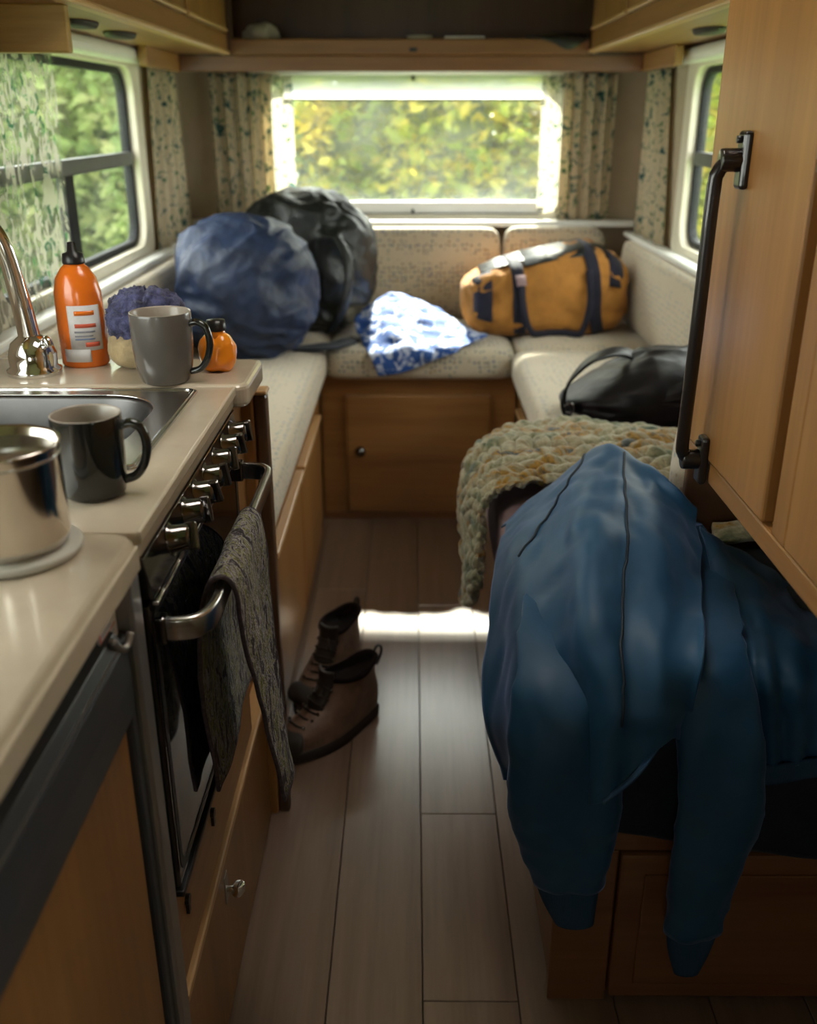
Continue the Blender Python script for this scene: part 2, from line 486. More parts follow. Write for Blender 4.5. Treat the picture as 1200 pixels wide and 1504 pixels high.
def blob(c, rad, seg=64, rings=40, e=0.8, crumple=0.02, fs=6, seed=0, flatb=None, ridge=True, warp=None):
    """lumpy soft body: super-ellipsoid with crumples"""
    V, F = [], []
    so = Vector((seed * 3.7, seed * 1.9, seed * 5.3))
    def sp(w, ex): return math.copysign(abs(w) ** ex, w)
    for i in range(rings + 1):
        ph = -math.pi / 2 + math.pi * i / rings
        for k in range(seg):
            th = 2 * math.pi * k / seg
            d = Vector((sp(math.cos(ph), e) * sp(math.cos(th), e), sp(math.cos(ph), e) * sp(math.sin(th), e), sp(math.sin(ph), e)))
            p = Vector((d.x * rad[0], d.y * rad[1], d.z * rad[2]))
            nrm = Vector((p.x / rad[0] ** 2, p.y / rad[1] ** 2, p.z / rad[2] ** 2))
            nrm = nrm.normalized() if nrm.length > 1e-9 else Vector((0, 0, 1))
            q = p * fs + so
            if ridge:
                wv = Vector((noise.noise(q * 0.6), noise.noise(q * 0.6 + Vector((9, 2, 1))), noise.noise(q * 0.6 + Vector((3, 8, 4))))) * 1.5
                g1 = 1 - 2.2 * abs(noise.noise(q * 0.75 + wv)); g2 = 1 - 2.2 * abs(noise.noise(q * 1.9 + wv * 1.7))
                h = 0.62 * g1 + 0.30 * g2 + 0.10 * noise.noise(q * 4.5)
            else:
                h = noise.noise(q) + 0.4 * noise.noise(q * 2.3)
            p = p + nrm * crumple * h
            if warp: p = warp(p)
            if flatb is not None and p.z < flatb: p.z = flatb
            V.append(Vector(c) + p)
    for i in range(rings):
        for k in range(seg):
            a, b = i * seg + k, i * seg + (k + 1) % seg
            F.append([a, b, b + seg, a + seg])
    return V, F

def at(u, v, x=None, y=None, z=None):
    """a point of the place measured on the photograph at a known depth"""
    a, b = (u - 600) / FPX, (752 - v) / FPX
    dx, dy, dz = a, math.cos(PITCH) + b * math.sin(PITCH), -math.sin(PITCH) + b * math.cos(PITCH)
    c, s = math.cos(YAW), math.sin(YAW)
    d = (dx * c - dy * s, dx * s + dy * c, dz)
    t = x / d[0] if x is not None else (y / d[1] if y is not None else (z - CAM_H) / d[2])
    return Vector((d[0] * t, d[1] * t, CAM_H + d[2] * t))

def copy_part(o, delta, parent=None):
    c = o.copy(); COL.objects.link(c)
    c.location = Vector(o.location) + Vector(delta)
    WORLD[c.name] = WORLD[o.name] + Vector(delta)
    if parent is not None: c.parent = parent
    return c

# ================================================================== THE SETTING
XL, XR, YR, YF, ZC = -0.83, 0.83, 3.72, -1.3, 1.95

# floor with single planks
floor = make('floor', box(XL, XR, YF, YR, -0.06, -0.008), 'subfloor', kind='structure')
PW = 0.152
edges = [-0.134 + PW * k for k in range(-5, 8)]
plank_mesh = {}
rj = random.Random(3)
for ci in range(len(edges) - 1):
    x0, x1 = max(edges[ci], XL), min(edges[ci + 1], XR)
    if x1 - x0 < 0.02: continue
    if abs(edges[ci] - 0.018) < 0.01: joints = [YF, -0.2, 1.115, 1.558, 2.45, YR]
    elif abs(edges[ci] + 0.134) < 0.01: joints = [YF, 0.6, 2.75, YR]
    elif abs(edges[ci] + 0.286) < 0.01: joints = [YF, 0.9, 2.55, YR]
    else:
        j = YF; joints = [YF]
        while j < YR - 0.9:
            j += rj.uniform(0.8, 1.3); joints.append(min(j, YR))
        if joints[-1] < YR: joints.append(YR)
    for a, b in zip(joints, joints[1:]):
        make('plank', box(x0 + 0.0007, x1 - 0.0007, a + 0.0007, b - 0.0007, -0.008, 0.0), 'plank', floor, bevel=0.0012, seg=1)

# walls: panels around the openings
def wall_x(name, x0, x1, opens, mat='wall'):
    parts = []; y = YF
    for (a, b, c, d) in sorted(opens):
        parts += [box(x0, x1, y, a, -0.06, ZC), box(x0, x1, a, b, -0.06, c), box(x0, x1, a, b, d, ZC)]; y = b
    parts.append(box(x0, x1, y, YR + 0.04, -0.06, ZC))
    return make(name, join(*parts), mat, kind='structure')
W1 = (1.93, 3.07, 0.93, 1.435)     # left dinette window  y0 y1 z0 z1
WK = (0.25, 1.25, 1.02, 1.42)      # unseen window by the sink, added for fill light
W3 = (2.1, 3.07, 0.93, 1.435)      # right window
WD = (-0.6, -0.2, 1.0, 1.6)      # unseen door window behind the camera, added to fill from the right
wall_x('wall_left', XL - 0.04, XL, [W1, WK])
wall_x('wall_right', XR, XR + 0.04, [W3, WD])
W2 = (-0.535, 0.545, 0.962, 1.436)
make('wall_rear', join(box(XL, W2[0], YR, YR + 0.04, -0.06, ZC), box(W2[1], XR, YR, YR + 0.04, -0.06, ZC), box(W2[0], W2[1], YR, YR + 0.04, -0.06, W2[2]), box(W2[0], W2[1], YR, YR + 0.04, W2[3], ZC)), 'wall', kind='structure')
WF = (-0.55, -0.05, 1.08, 1.38)      # small unseen front window, added behind the camera for fill
make('wall_front', join(box(XL - 0.04, WF[0], YF - 0.04, YF, -0.06, ZC), box(WF[1], XR + 0.04, YF - 0.04, YF, -0.06, ZC), box(WF[0], WF[1], YF - 0.04, YF, -0.06, WF[2]), box(WF[0], WF[1], YF - 0.04, YF, WF[3], ZC)), 'wall', kind='structure')
HX0, HX1, HY0, HY1 = -0.22, 0.22, 0.98, 1.42      # unseen roof light, added above the aisle as fill light
make('ceiling', join(box(XL - 0.04, HX0, YF - 0.04, YR + 0.04, ZC, ZC + 0.04), box(HX1, XR + 0.04, YF - 0.04, YR + 0.04, ZC, ZC + 0.04), box(HX0, HX1, YF - 0.04, HY0, ZC, ZC + 0.04), box(HX0, HX1, HY1, YR + 0.04, ZC, ZC + 0.04)), 'ceil', kind='structure')

def window(name, axis, a0, a1, b0, b1, d, inn, r=0.07, surround='cream', sur_w=0.075, glass='glass', fw=0.022):
    """d = wall's inner face, inn = direction (+1/-1) into the room"""
    w = thing(name, None, None, to3(axis, (a0 + a1) / 2, b0, d), kind='structure')
    out = rrect(a0 - sur_w, a1 + sur_w, b0 - 0.03, b1 + 0.03, 0.03)
    inr = rrect(a0 + 0.004, a1 - 0.004, b0 + 0.004, b1 - 0.004, r)
    make('window_surround', ring(axis, out, inr, d - inn * 0.02, d + inn * 0.012), surround, w, bevel=0.006)
    i2 = rrect(a0 + fw, a1 - fw, b0 + fw, b1 - fw, r - fw * 0.6)
    make('window_frame', ring(axis, inr, i2, d - inn * 0.038, d - inn * 0.012), 'black_frame', w, bevel=0.003)
    make('pane', slab(axis, i2, d - inn * 0.026, d - inn * 0.022), glass, w)
    return w
w6 = thing('added_roof_light', None, None, (0, 1.2, ZC), kind='structure')  # added opening that fills floor and aisle with daylight
make('added_roof_light_frame', ring('z', rrect(HX0 - 0.03, HX1 + 0.03, HY0 - 0.03, HY1 + 0.03, 0.03), rrect(HX0 + 0.005, HX1 - 0.005, HY0 + 0.005, HY1 - 0.005, 0.03), ZC - 0.012, ZC + 0.05), 'white', w6, bevel=0.004)
make('added_roof_light_dome', slab('z', rrect(HX0, HX1, HY0, HY1, 0.03), ZC + 0.052, ZC + 0.056), 'frost', w6)
w1 = window('window_1', 'x', *W1, XL, +1)
make('crossbar', box(XL - 0.03, XL - 0.006, W1[0] + 0.02, W1[1] - 0.018, 1.165, 1.203), 'grey_bar', w1, bevel=0.004)
make('mullion', box(XL - 0.032, XL - 0.008, 2.44, 2.505, W1[2] + 0.018, 1.168), 'black_frame', w1, bevel=0.004)
w3 = window('window_3', 'x', *W3, XR, -1)
make('crossbar', box(XR + 0.006, XR + 0.03, W3[0] + 0.02, W3[1] - 0.018, 1.165, 1.203), 'grey_bar', w3, bevel=0.004)
w7 = window('added_front_window', 'y', *WF, YF, +1)  # added front opening, fill light from behind the camera
w4 = window('added_kitchen_window', 'x', *WK, XL, +1)  # added side opening, fill light for the worktop
w5 = window('added_door_window', 'x', *WD, XR, -1)  # added door glazing, fill light for fridge and jacket
w2 = window('window_2', 'y', *W2, YR, -1, r=0.085, sur_w=0.05, glass='glass_haze', fw=0.010)
make('sill_rail', box(W2[0] + 0.06, W2[1] - 0.06, YR - 0.006, YR + 0.010, 0.968, 1.010), 'white', w2, bevel=0.004)
make('lower_seal', box(W2[0] + 0.05, W2[1] - 0.05, YR - 0.010, YR + 0.004, 0.958, 0.968), 'black_frame', w2, bevel=0.002)
for z in (1.425, 0.974):
    make('catch', box(-0.005, 0.005, YR - 0.02, YR, z - 0.008, z + 0.008), 'black', w2, bevel=0.002)
make('trim_1', box(XL, XR, YR - 0.075, YR - 0.012, 0.925, 0.948), 'white', bevel=0.006, kind='structure')
make('trim_2', box(XL + 0.012, XL + 0.06, 1.62, YR - 0.08, 0.885, 0.905), 'white', bevel=0.006, kind='structure')
make('trim_3', box(XR - 0.06, XR - 0.012, 2.25, YR - 0.08, 0.895, 0.912), 'white', bevel=0.006, kind='structure')

# translucent roller blind pulled a little way down the rear window
rb = thing('roller_blind', 'white translucent roller blind pulled slightly down the wide rear window', 'blind', (0, YR - 0.02, 1.37))
make('fabric', box(-0.46, 0.47, YR - 0.0125, YR - 0.0115, 1.357, 1.435), 'blind', rb)
make('hem_bar', box(-0.46, 0.47, YR - 0.016, YR - 0.008, 1.351, 1.358), 'grey_bar', rb, bevel=0.002)
make('roller', tube([(-0.47, YR - 0.03, 1.447), (0.48, YR - 0.03, 1.447)], 0.013, 14), 'white', rb, True)

def blind_box(x, y0, y1, s, label):
    t = thing('blind_cassette', label, 'blind', (x, (y0 + y1) / 2, 1.44))
    prof = []
    for k in range(9):
        a = R(-90 + 180 * k / 8)
        prof.append((x + s * (0.026 + 0.021 * math.cos(a)), 1.4625 + 0.021 * math.sin(a)))
    loop = [(x + s * 0.0115, 1.4415)] + prof + [(x + s * 0.0115, 1.4835)]
    V = [(p[0], y, p[1]) for y in (y0, y1) for p in loop]; n = len(loop)
    F = [list(range(n)), list(range(n, 2 * n))[::-1]] + [[k, n + k, n + (k + 1) % n, (k + 1) % n] for k in range(n)]
    make('cassette', (V, F), 'white', t, bevel=0.003)
    make('end_cap', box(min(x + s * .0115, x + s * .048), max(x + s * .0115, x + s * .048), y1, y1 + 0.012, 1.4415, 1.4835), 'cream', t, bevel=0.008)
blind_box(XL, 2.40, 3.20, +1, 'white rolled blind cassette above the window beside the sink')
blind_box(XR, 2.2, 3.30, -1, 'white rolled blind cassette above the window next to the tall wardrobe')

# ================================================================== CURTAINS
def curtain(name, label, mat, axis, d, inn, a0, a1, b0, b1, folds, amp, n=90, taper=None, seed=0, group=None, solid=0.0015):
    rows = 16; V = []
    rnd = random.Random(seed); ph = [rnd.uniform(0, 6.28) for _ in range(4)]
    for r in range(rows):
        t = r / (rows - 1); b = b0 + (b1 - b0) * t
        for c in range(n):
            s = c / (n - 1)
            lo, hi = a0, a1
            if taper: lo, hi = taper(t)
            a = lo + (hi - lo) * s
            w = math.sin(s * folds * 6.28 + ph[0] + 0.5 * math.sin(t * 2 + ph[1])) + 0.35 * math.sin(s * folds * 14 + ph[2] + t)
            V.append(to3(axis, a, b, d + inn * (amp * 1.4 + amp * (0.75 + 0.25 * t) * w)))
    o = make(name, (V, gridfaces(rows, n)), mat, None, True, solid=solid)
    tag(o, label, 'curtain', group)
    return o
curtain('curtain', 'leaf print curtain gathered on the rear window, behind the dark backpack', 'curtain', 'y', YR - 0.022, -1, -0.715, -0.50, 0.949, 1.44, 4.2, 0.011, seed=1)
curtain('curtain', 'leaf print curtain gathered on the rear window, above the mustard duffel', 'curtain', 'y', YR - 0.022, -1, 0.53, 0.715, 0.949, 1.44, 4.0, 0.011, seed=2)
curtain('sheer_curtain', 'thin sheer strip beside the gathered curtain behind the dark backpack', 'sheer', 'y', YR - 0.018, -1, -0.525, -0.425, 0.975, 1.432, 2.0, 0.004, n=50, seed=3, solid=0)
curtain('sheer_curtain', 'thin sheer strip beside the gathered curtain above the mustard duffel', 'sheer', 'y', YR - 0.018, -1, 0.455, 0.535, 0.975, 1.432, 1.6, 0.004, n=50, seed=4, solid=0)
curtain('curtain', 'pale leaf print curtain hanging between the rear corner and the sink-side window', 'curtain', 'x', XL + 0.014, +1, 3.22, 3.60, 0.906, 1.443, 3.4, 0.010, taper=lambda t: (3.14 + 0.08 * t, 3.64 - 0.12 * t), seed=5)
curtain('curtain', 'pale leaf print curtain hanging above the pale backrest near the tall wardrobe', 'curtain', 'x', XR - 0.014, -1, 3.2, 3.6, 0.913, 1.447, 3.2, 0.010, taper=lambda t: (3.20 + 0.13 * t, 3.64 - 0.04 * t), seed=6)
curtain('lace_curtain', 'see-through leafy lace curtain hanging behind the kitchen tap', 'lace', 'x', XL + 0.012, +1, 1.80, 2.36, 0.906, 1.462, 3.4, 0.009, taper=lambda t: (1.62, 2.33 + 0.06 * t), seed=7, solid=0)

# ================================================================== OVERHEAD LOCKERS AND REAR SHELF
def locker(label, xf, s, doors, y0, y1, zb):
    """xf = face plane, s = +1 when the face looks to +x"""
    xw = XL if s > 0 else XR
    t = thing('overhead_locker', label, 'cupboard', ((xf + xw) / 2, (y0 + y1) / 2, zb))
    X = lambda p, q: (min(p, q), max(p, q))
    make('carcass', box(*X(xw, xf - s * 0.018), y0, y1, zb + 0.004, ZC), 'wood_y', t, bevel=0.003)
    make('face_rail', box(*X(xf - s * 0.018, xf), y0, y1, zb + 0.012, zb + 0.062), 'wood_y', t, bevel=0.003)
    make('lip', box(*X(xf - s * 0.02, xf + s * 0.008), y0, y1, zb, zb + 0.013), 'wood_edge', t, bevel=0.004)
    for a, b in doors:
        d = make('door', box(*X(xf - s * 0.017, xf + s * 0.004), a, b, zb + 0.068, ZC - 0.03), 'wood_z', t, bevel=0.004)
        make('lower_edge', box(*X(xf - s * 0.01, xf + s * 0.009), a, b, zb + 0.064, zb + 0.074), 'wood_edge', d, bevel=0.003)
        yk = a + 0.16
        make('latch', box(*X(xf + s * 0.003, xf + s * 0.018), yk - 0.010, yk + 0.010, zb + 0.125, zb + 0.155), 'black', d, bevel=0.004)
    return t, X
t, X = locker('long wooden overhead locker above the kitchen side window', -0.59, 1, [(2.80, 3.36), (2.22, 2.77), (1.64, 2.19), (1.06, 1.61)], 0.9, 3.385, 1.48)
for yy in (2.25, 2.55):
    make('downlight', lathe((-0.70, yy, 1.4795), [(0.001, -0.006), (0.030, -0.006), (0.034, 0.0), (0.034, 0.006)], 24, 1, 2.2), 'leather_dark', t, True)
t, X = locker('wooden overhead locker beside the tall wardrobe', 0.565, -1, [(2.84, 3.36), (2.26, 2.81), (1.68, 2.23)], 1.45, 3.385, 1.485)
make('downlight', lathe((0.69, 2.5, 1.4845), [(0.001, -0.006), (0.030, -0.006), (0.034, 0.0), (0.034, 0.006)], 24, 1, 2.2), 'leather_dark', t, True)

bh = make('bulkhead_panel', box(-0.788, -0.615, 1.90, 1.925, 1.405, 1.485), wood('yellow_pine', (0.42, 0.25, 0.05), (0.52, 0.32, 0.08), 'x'), bevel=0.004)
tag(bh, 'yellowish wooden board hanging under the overhead locker near the lace curtain', 'board')
rs = thing('rear_shelf', 'open wooden shelf, darkened inside for shade, running across above the rear window', 'shelf', (0, 3.5, 1.43))
make('beam', box(-0.752, 0.738, 3.40, 3.425, 1.434, 1.480), 'wood_red', rs, bevel=0.003)
make('side_return', box(-0.778, -0.752, 3.0, 3.425, 1.432, 1.484), 'wood_y', rs, bevel=0.003)
make('side_return', box(0.738, 0.764, 3.0, 3.425, 1.434, 1.487), 'wood_y', rs, bevel=0.003)
make('tray_front', box(-0.586, 0.562, 3.385, 3.405, 1.480, 1.528), 'wood_red', rs, bevel=0.005)
make('shelf_board', box(-0.80, 0.80, 3.402, YR - 0.002, 1.478, 1.490), 'wood_dark', rs, bevel=0.002)  # dark wood stands in for the shade inside the shelf
make('back_panel', box(-0.80, 0.80, YR - 0.02, YR - 0.004, 1.490, ZC), 'wood_dark', rs)  # same dark wood in place of shade at the back
for sx in (-1, 1):
    make('post', box(sx * 0.586 - 0.010, sx * 0.586 + 0.010, 3.385, 3.42, 1.478, ZC), 'wood_dark', rs, bevel=0.002)
make('catch', box(-0.012, 0.012, 3.379, 3.386, 1.490, 1.502), 'black', rs, bevel=0.002)

# ================================================================== BENCHES
def bench_doors(t, x, s, doors, z0, z1):
    for a, b in doors:
        d = make('door', box(min(x, x + s * 0.014), max(x, x + s * 0.014), a, b, z0, z1), 'wood_z', t, bevel=0.003)
        make('top_edge', box(min(x, x + s * 0.024), max(x, x + s * 0.024), a + 0.004, b - 0.004, z1 - 0.012, z1 + 0.004), 'wood_edge', d, bevel=0.003)
lb = thing('bench_base', 'wooden bench base with two doors beside the kitchen', 'bench', (-0.56, 2.4, 0))
make('carcass', box(XL + 0.022, -0.310, 1.60, 3.10, 0.0, 0.505), 'wood_z', lb, bevel=0.003)
bench_doors(lb, -0.310, 1, [(1.86, 2.395), (2.41, 2.90)], 0.02, 0.432)
rbm = thing('bench_base', 'wooden rear bench base with one knobbed door under the wide window', 'bench', (0.02, 3.4, 0))
make('carcass', box(-0.306, 0.345, 3.105, YR, 0.0, 0.505), 'wood_x', rbm, bevel=0.003)
make('kick_strip', box(-0.306, 0.345, 3.094, 3.105, 0.0, 0.024), 'wood_red', rbm, bevel=0.002)
d = make('door', box(-0.222, 0.262, 3.085, 3.105, 0.028, 0.446), 'wood_x', rbm, bevel=0.006)
make('knob', lathe((0, 0, 0), [(0.001, 0.0), (0.017, 0.0), (0.018, 0.006), (0.013, 0.010), (0.010, 0.016), (0.001, 0.018)], 24), 'dark_chrome', d, True)
kn = [o for o in d.children][0]
kn.location = Vector((-0.176, 3.086, 0.25)) - WORLD[d.name]; kn.rotation_euler = (R(90), 0, 0)
rr_ = thing('bench_base', 'wooden bench base under the black handbag', 'bench', (0.6, 2.7, 0))
make('carcass', box(0.352, XR - 0.022, 2.235, YR, 0.0, 0.505), 'wood_z', rr_, bevel=0.003)
bench_doors(rr_, 0.352, -1, [(2.28, 2.62), (2.64, 2.98)], 0.02, 0.432)
nb = thing('bench_base', 'dark wooden bench base with panelled end under the blue jacket', 'bench', (0.52, 1.6, 0))
make('carcass', box(0.222, XR, 1.135, 2.23, 0.0, 0.425), 'wood_red', nb, bevel=0.003)
make('end_rail', box(0.215, XR, 1.118, 1.136, 0.300, 0.425), 'wood_red', nb, bevel=0.003)
make('end_stile', box(0.215, 0.306, 1.118, 1.136, 0.0, 0.300), 'wood_red', nb, bevel=0.003)
d = make('end_door', box(0.309, 0.80, 1.112, 1.136, 0.012, 0.297), 'wood_red', nb, bevel=0.006)
make('door_panel', box(0.345, 0.765, 1.108, 1.113, 0.045, 0.262), 'wood_red', d, bevel=0.004)

def cushion(name, label, x0, x1, y0, y1, z0, z1, mat, rad=0.024, group=None, tilt=None, puff=0.010):
    nx = max(4, int((x1 - x0) / 0.05)); ny = max(4, int((y1 - y0) / 0.05)); nz = 4
    import bmesh
    bm = bmesh.new()
    V = {}
    def vert(i, j, k):
        if (i, j, k) in V: return V[(i, j, k)]
        p = [x0 + (x1 - x0) * i / nx, y0 + (y1 - y0) * j / ny, z0 + (z1 - z0) * k / nz]
        c = ((x0 + x1) / 2, (y0 + y1) / 2, (z0 + z1) / 2); h = ((x1 - x0) / 2, (y1 - y0) / 2, (z1 - z0) / 2)
        q = []
        core = [max(-(h[m] - rad), min(h[m] - rad, p[m] - c[m])) for m in range(3)]
        dv = Vector([p[m] - c[m] - core[m] for m in range(3)])
        if dv.length > 1e-9: dv = dv.normalized() * rad
        q = Vector(c) + Vector(core) + dv
        fx = 1 - ((p[0] - c[0]) / h[0]) ** 2; fy = 1 - ((p[1] - c[1]) / h[1]) ** 2; fz = 1 - ((p[2] - c[2]) / h[2]) ** 2
        m = min(h)
        nz_ = noise.noise(q * 5) * 0.4
        if m == h[2] and k == nz: q.z += puff * (max(fx, 0) * max(fy, 0)) ** 0.4 * (1 + nz_)
        if m == h[1] and j == 0: q.y -= puff * (max(fx, 0) * max(fz, 0)) ** 0.4 * (1 + nz_)
        if m == h[0]: q.x += (puff if i == nx else (-puff if i == 0 else 0)) * (max(fy, 0) * max(fz, 0)) ** 0.4 * (1 + nz_)
        if tilt: q = tilt(q)
        V[(i, j, k)] = bm.verts.new(q); return V[(i, j, k)]
    def quad(*ids):
        try: bm.faces.new([vert(*q) for q in ids])
        except ValueError: pass
    for i in range(nx):
        for j in range(ny):
            quad((i, j, 0), (i, j + 1, 0), (i + 1, j + 1, 0), (i + 1, j, 0)); quad((i, j, nz), (i + 1, j, nz), (i + 1, j + 1, nz), (i, j + 1, nz))
    for i in range(nx):
        for k in range(nz):
            quad((i, 0, k), (i + 1, 0, k), (i + 1, 0, k + 1), (i, 0, k + 1)); quad((i, ny, k), (i, ny, k + 1), (i + 1, ny, k + 1), (i + 1, ny, k))
    for j in range(ny):
        for k in range(nz):
            quad((0, j, k), (0, j, k + 1), (0, j + 1, k + 1), (0, j + 1, k)); quad((nx, j, k), (nx, j + 1, k), (nx, j + 1, k + 1), (nx, j, k + 1))
    bm.verts.index_update()
    verts = [v.co.copy() for v in bm.verts]; faces = [[v.index for v in f.verts] for f in bm.faces]
    bm.free()
    o = make(name, (verts, faces), mat, None, True, sub=1)
    tag(o, label, 'cushion', group)
    return o
ZS = 0.612
cushion('seat_cushion', 'long cream patterned seat cushion on the bench beside the kitchen', XL + 0.002, -0.278, 1.60, 3.58, 0.504, ZS, 'dots_light')
cushion('seat_cushion', 'dotted cream seat cushion under the crumpled blue cloth', -0.284, 0.332, 3.03, 3.58, 0.504, ZS, 'dots')
cushion('seat_cushion', 'cream seat cushion under the mustard duffel bag', 0.335, XR - 0.002, 3.055, 3.58, 0.504, ZS, 'dots_light')
cushion('seat_cushion', 'cream seat cushion the black handbag lies on', 0.315, XR - 0.002, 2.24, 3.052, 0.504, ZS, 'dots_light')
cushion('seat_cushion', 'worn mauve seat cushion under blue jacket and knitted blanket', 0.165, XR - 0.002, 1.115, 2.235, 0.424, 0.606, 'mauve')
lean = lambda q: Vector((q.x, q.y + 0.10 * (q.z - 0.93), q.z))
cushion('back_cushion', 'wide dotted backrest cushion below the rear window', -0.72, 0.322, 3.585, 3.665, 0.60, 0.928, 'dots', tilt=lean)
cushion('back_cushion', 'narrow dotted backrest cushion behind the mustard duffel', 0.326, 0.70, 3.585, 3.665, 0.60, 0.932, 'dots', tilt=lean)
cushion('back_cushion', 'long cream backrest cushion under the window beside the sink', XL + 0.022, XL + 0.10, 1.62, 3.57, 0.616, 0.885, 'dots_light')
cushion('back_cushion', 'long pale backrest cushion between duffel and tall wardrobe', XR - 0.085, XR - 0.014, 2.24, 3.57, 0.616, 0.895, 'dots_light')
sb = cushion('seat_divider_cushion', 'upright cream cushion edge between blue jacket and tall wardrobe', 0.434, XR - 0.01, 1.475, 1.55, 0.612, 0.85, 'dots_light', puff=0.008)
tag(make('divider_board', box(0.441, XR - 0.012, 1.449, 1.468, 0.612, 0.836), 'wood_dark', bevel=0.004), 'dark brown wooden divider board behind the blue jacket', 'board')

# ================================================================== WARDROBE WITH GRAB RAIL
wd = thing('wardrobe', 'tall hanging wooden wardrobe with black grab rail above the blue jacket', 'wardrobe', (0.6, 0.7, 0.84))
make('carcass', box(0.412, XR, 0.05, 1.355, 0.842, ZC), 'wood_gap', wd, bevel=0.002)
make('bottom_rail', box(0.400, 0.416, 0.05, 1.358, 0.840, 0.869), 'wood_y', wd, bevel=0.003)
d = make('door', box(0.396, 0.414, 1.007, 1.358, 0.872, ZC), 'wood_z', wd, bevel=0.004)
make('edge_band', box(0.398, 0.414, 1.3565, 1.362, 0.842, ZC), 'wood_red', wd, bevel=0.001)
make('stile', box(0.400, 0.414, 0.944, 0.984, 0.869, ZC), 'wood_z', wd, bevel=0.003)
make('door', box(0.398, 0.414, 0.10, 0.941, 0.870, ZC), 'wood_z', wd, bevel=0.004)
gh = make('grab_rail', tube(spline([(0.386, 1.212, 1.252), (0.374, 1.213, 1.250), (0.3645, 1.216, 1.238), (0.362, 1.218, 1.21), (0.362, 1.22, 1.05), (0.362, 1.226, 0.905), (0.3645, 1.228, 0.882), (0.374, 1.23, 0.872), (0.386, 1.23, 0.871)], 5), 0.0088, 14), 'black_metal', wd, True)
for z, y in ((1.252, 1.212), (0.871, 1.23)):
    b = make('bracket', box(0.386, 0.3975, y - 0.014, y + 0.014, z - 0.033, z + 0.033), 'black_metal', gh, bevel=0.005, seg=3)
    make('socket', tube([(0.364, y + 0.001, z), (0.389, y + 0.001, z)], 0.0135, 16), 'black_metal', gh, True, bevel=0.002)
    make('screw', tube([(0.381, y, z + 0.023), (0.388, y, z + 0.023)], 0.0045, 10), 'black', gh, True)
hk = make('latch_hook', join(tube([(0.392, 0.985, 1.262), (0.392, 0.985, 1.300)], 0.004, 8), box(0.392, 0.402, 0.980, 0.990, 1.25, 1.262)), 'alu', wd, True)

# ================================================================== KITCHEN
wt = thing('worktop', 'cream kitchen worktop with rounded front edge', 'worktop', (-0.55, 0.9, 0.9))
XM = -0.266
make('slab', slab('z', rrect(XL, -0.262, -0.2, 0.848, 0.03), 0.898, 0.930), 'worktop', wt, bevel=0.008, seg=3)
# middle slab with the sink cut-out
SX0, SX1, SY0, SY1 = -0.770, -0.322, 1.032, 1.352
mid = join(box(XL, SX0, 0.846, 1.385, 0.902, 0.929), box(SX1, XM, 0.846, 1.385, 0.902, 0.929), box(SX0, SX1, 0.846, SY0, 0.902, 0.929), box(SX0, SX1, SY1, 1.385, 0.902, 0.929))
make('slab', mid, 'worktop', wt)
make('steel_edge', box(XM - 0.001, XM + 0.004, 0.846, 1.385, 0.916, 0.9305), 'worktop_edge', wt, bevel=0.002)
make('under_rail', box(XM - 0.012, XM - 0.003, 0.862, 1.385, 0.8945, 0.9155), 'wood_dark', wt, bevel=0.001)
make('slab', slab('z', rrect(XL, -0.245, 1.382, 1.556, 0.022), 0.896, 0.932), 'worktop', wt, bevel=0.008, seg=3)
make('edging', box(-0.2635, -0.2585, 0.0, 0.825, 0.9005, 0.926), 'worktop_edge', wt, bevel=0.002)

sk = thing('sink', 'inset stainless steel sink in the kitchen worktop', 'sink', (-0.545, 1.16, 0.78))
o_ = rrect(SX0 - 0.012, SX1 + 0.010, SY0 - 0.012, SY1 + 0.010, 0.010, 8)
i_ = rrect(SX0 + 0.03, SX1 - 0.030, SY0 + 0.03, SY1 - 0.022, 0.085, 8)
make('rim', ring('z', o_, i_, 0.9285, 0.9325), 'steel', sk, bevel=0.0015)
V, F = [], []
lv = [(0, 0.931, 0), (0.004, 0.925, 0), (0.012, 0.86, 0), (0.025, 0.80, 0), (0.055, 0.786, 0)]
cx, cy = (SX0 + SX1) / 2, (SY0 + SY1) / 2
for ins, z, _ in lv:
    for p in i_:
        k = 1 - ins / 0.19
        V.append((cx + (p[0] - cx) * k, cy + (p[1] - cy) * k, z))
n = len(i_)
for i in range(len(lv) - 1):
    for k in range(n): F.append([i * n + k, i * n + (k + 1) % n, (i + 1) * n + (k + 1) % n, (i + 1) * n + k])
F.append([(len(lv) - 1) * n + k for k in range(n)])
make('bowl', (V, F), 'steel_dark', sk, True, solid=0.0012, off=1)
make('drain', lathe((cx, cy, 0.786), [(0.001, 0.002), (0.03, 0.002), (0.035, 0.004), (0.04, 0.0015)], 28), 'chrome', sk, True)
make('rim_bead', ring('z', rrect(SX0 - 0.008, SX1 + 0.006, SY0 - 0.008, SY1 + 0.006, 0.010, 8), rrect(SX0 - 0.004, SX1 + 0.002, SY0 - 0.004, SY1 + 0.002, 0.010, 8), 0.932, 0.9345), 'chrome', sk, bevel=0.001)

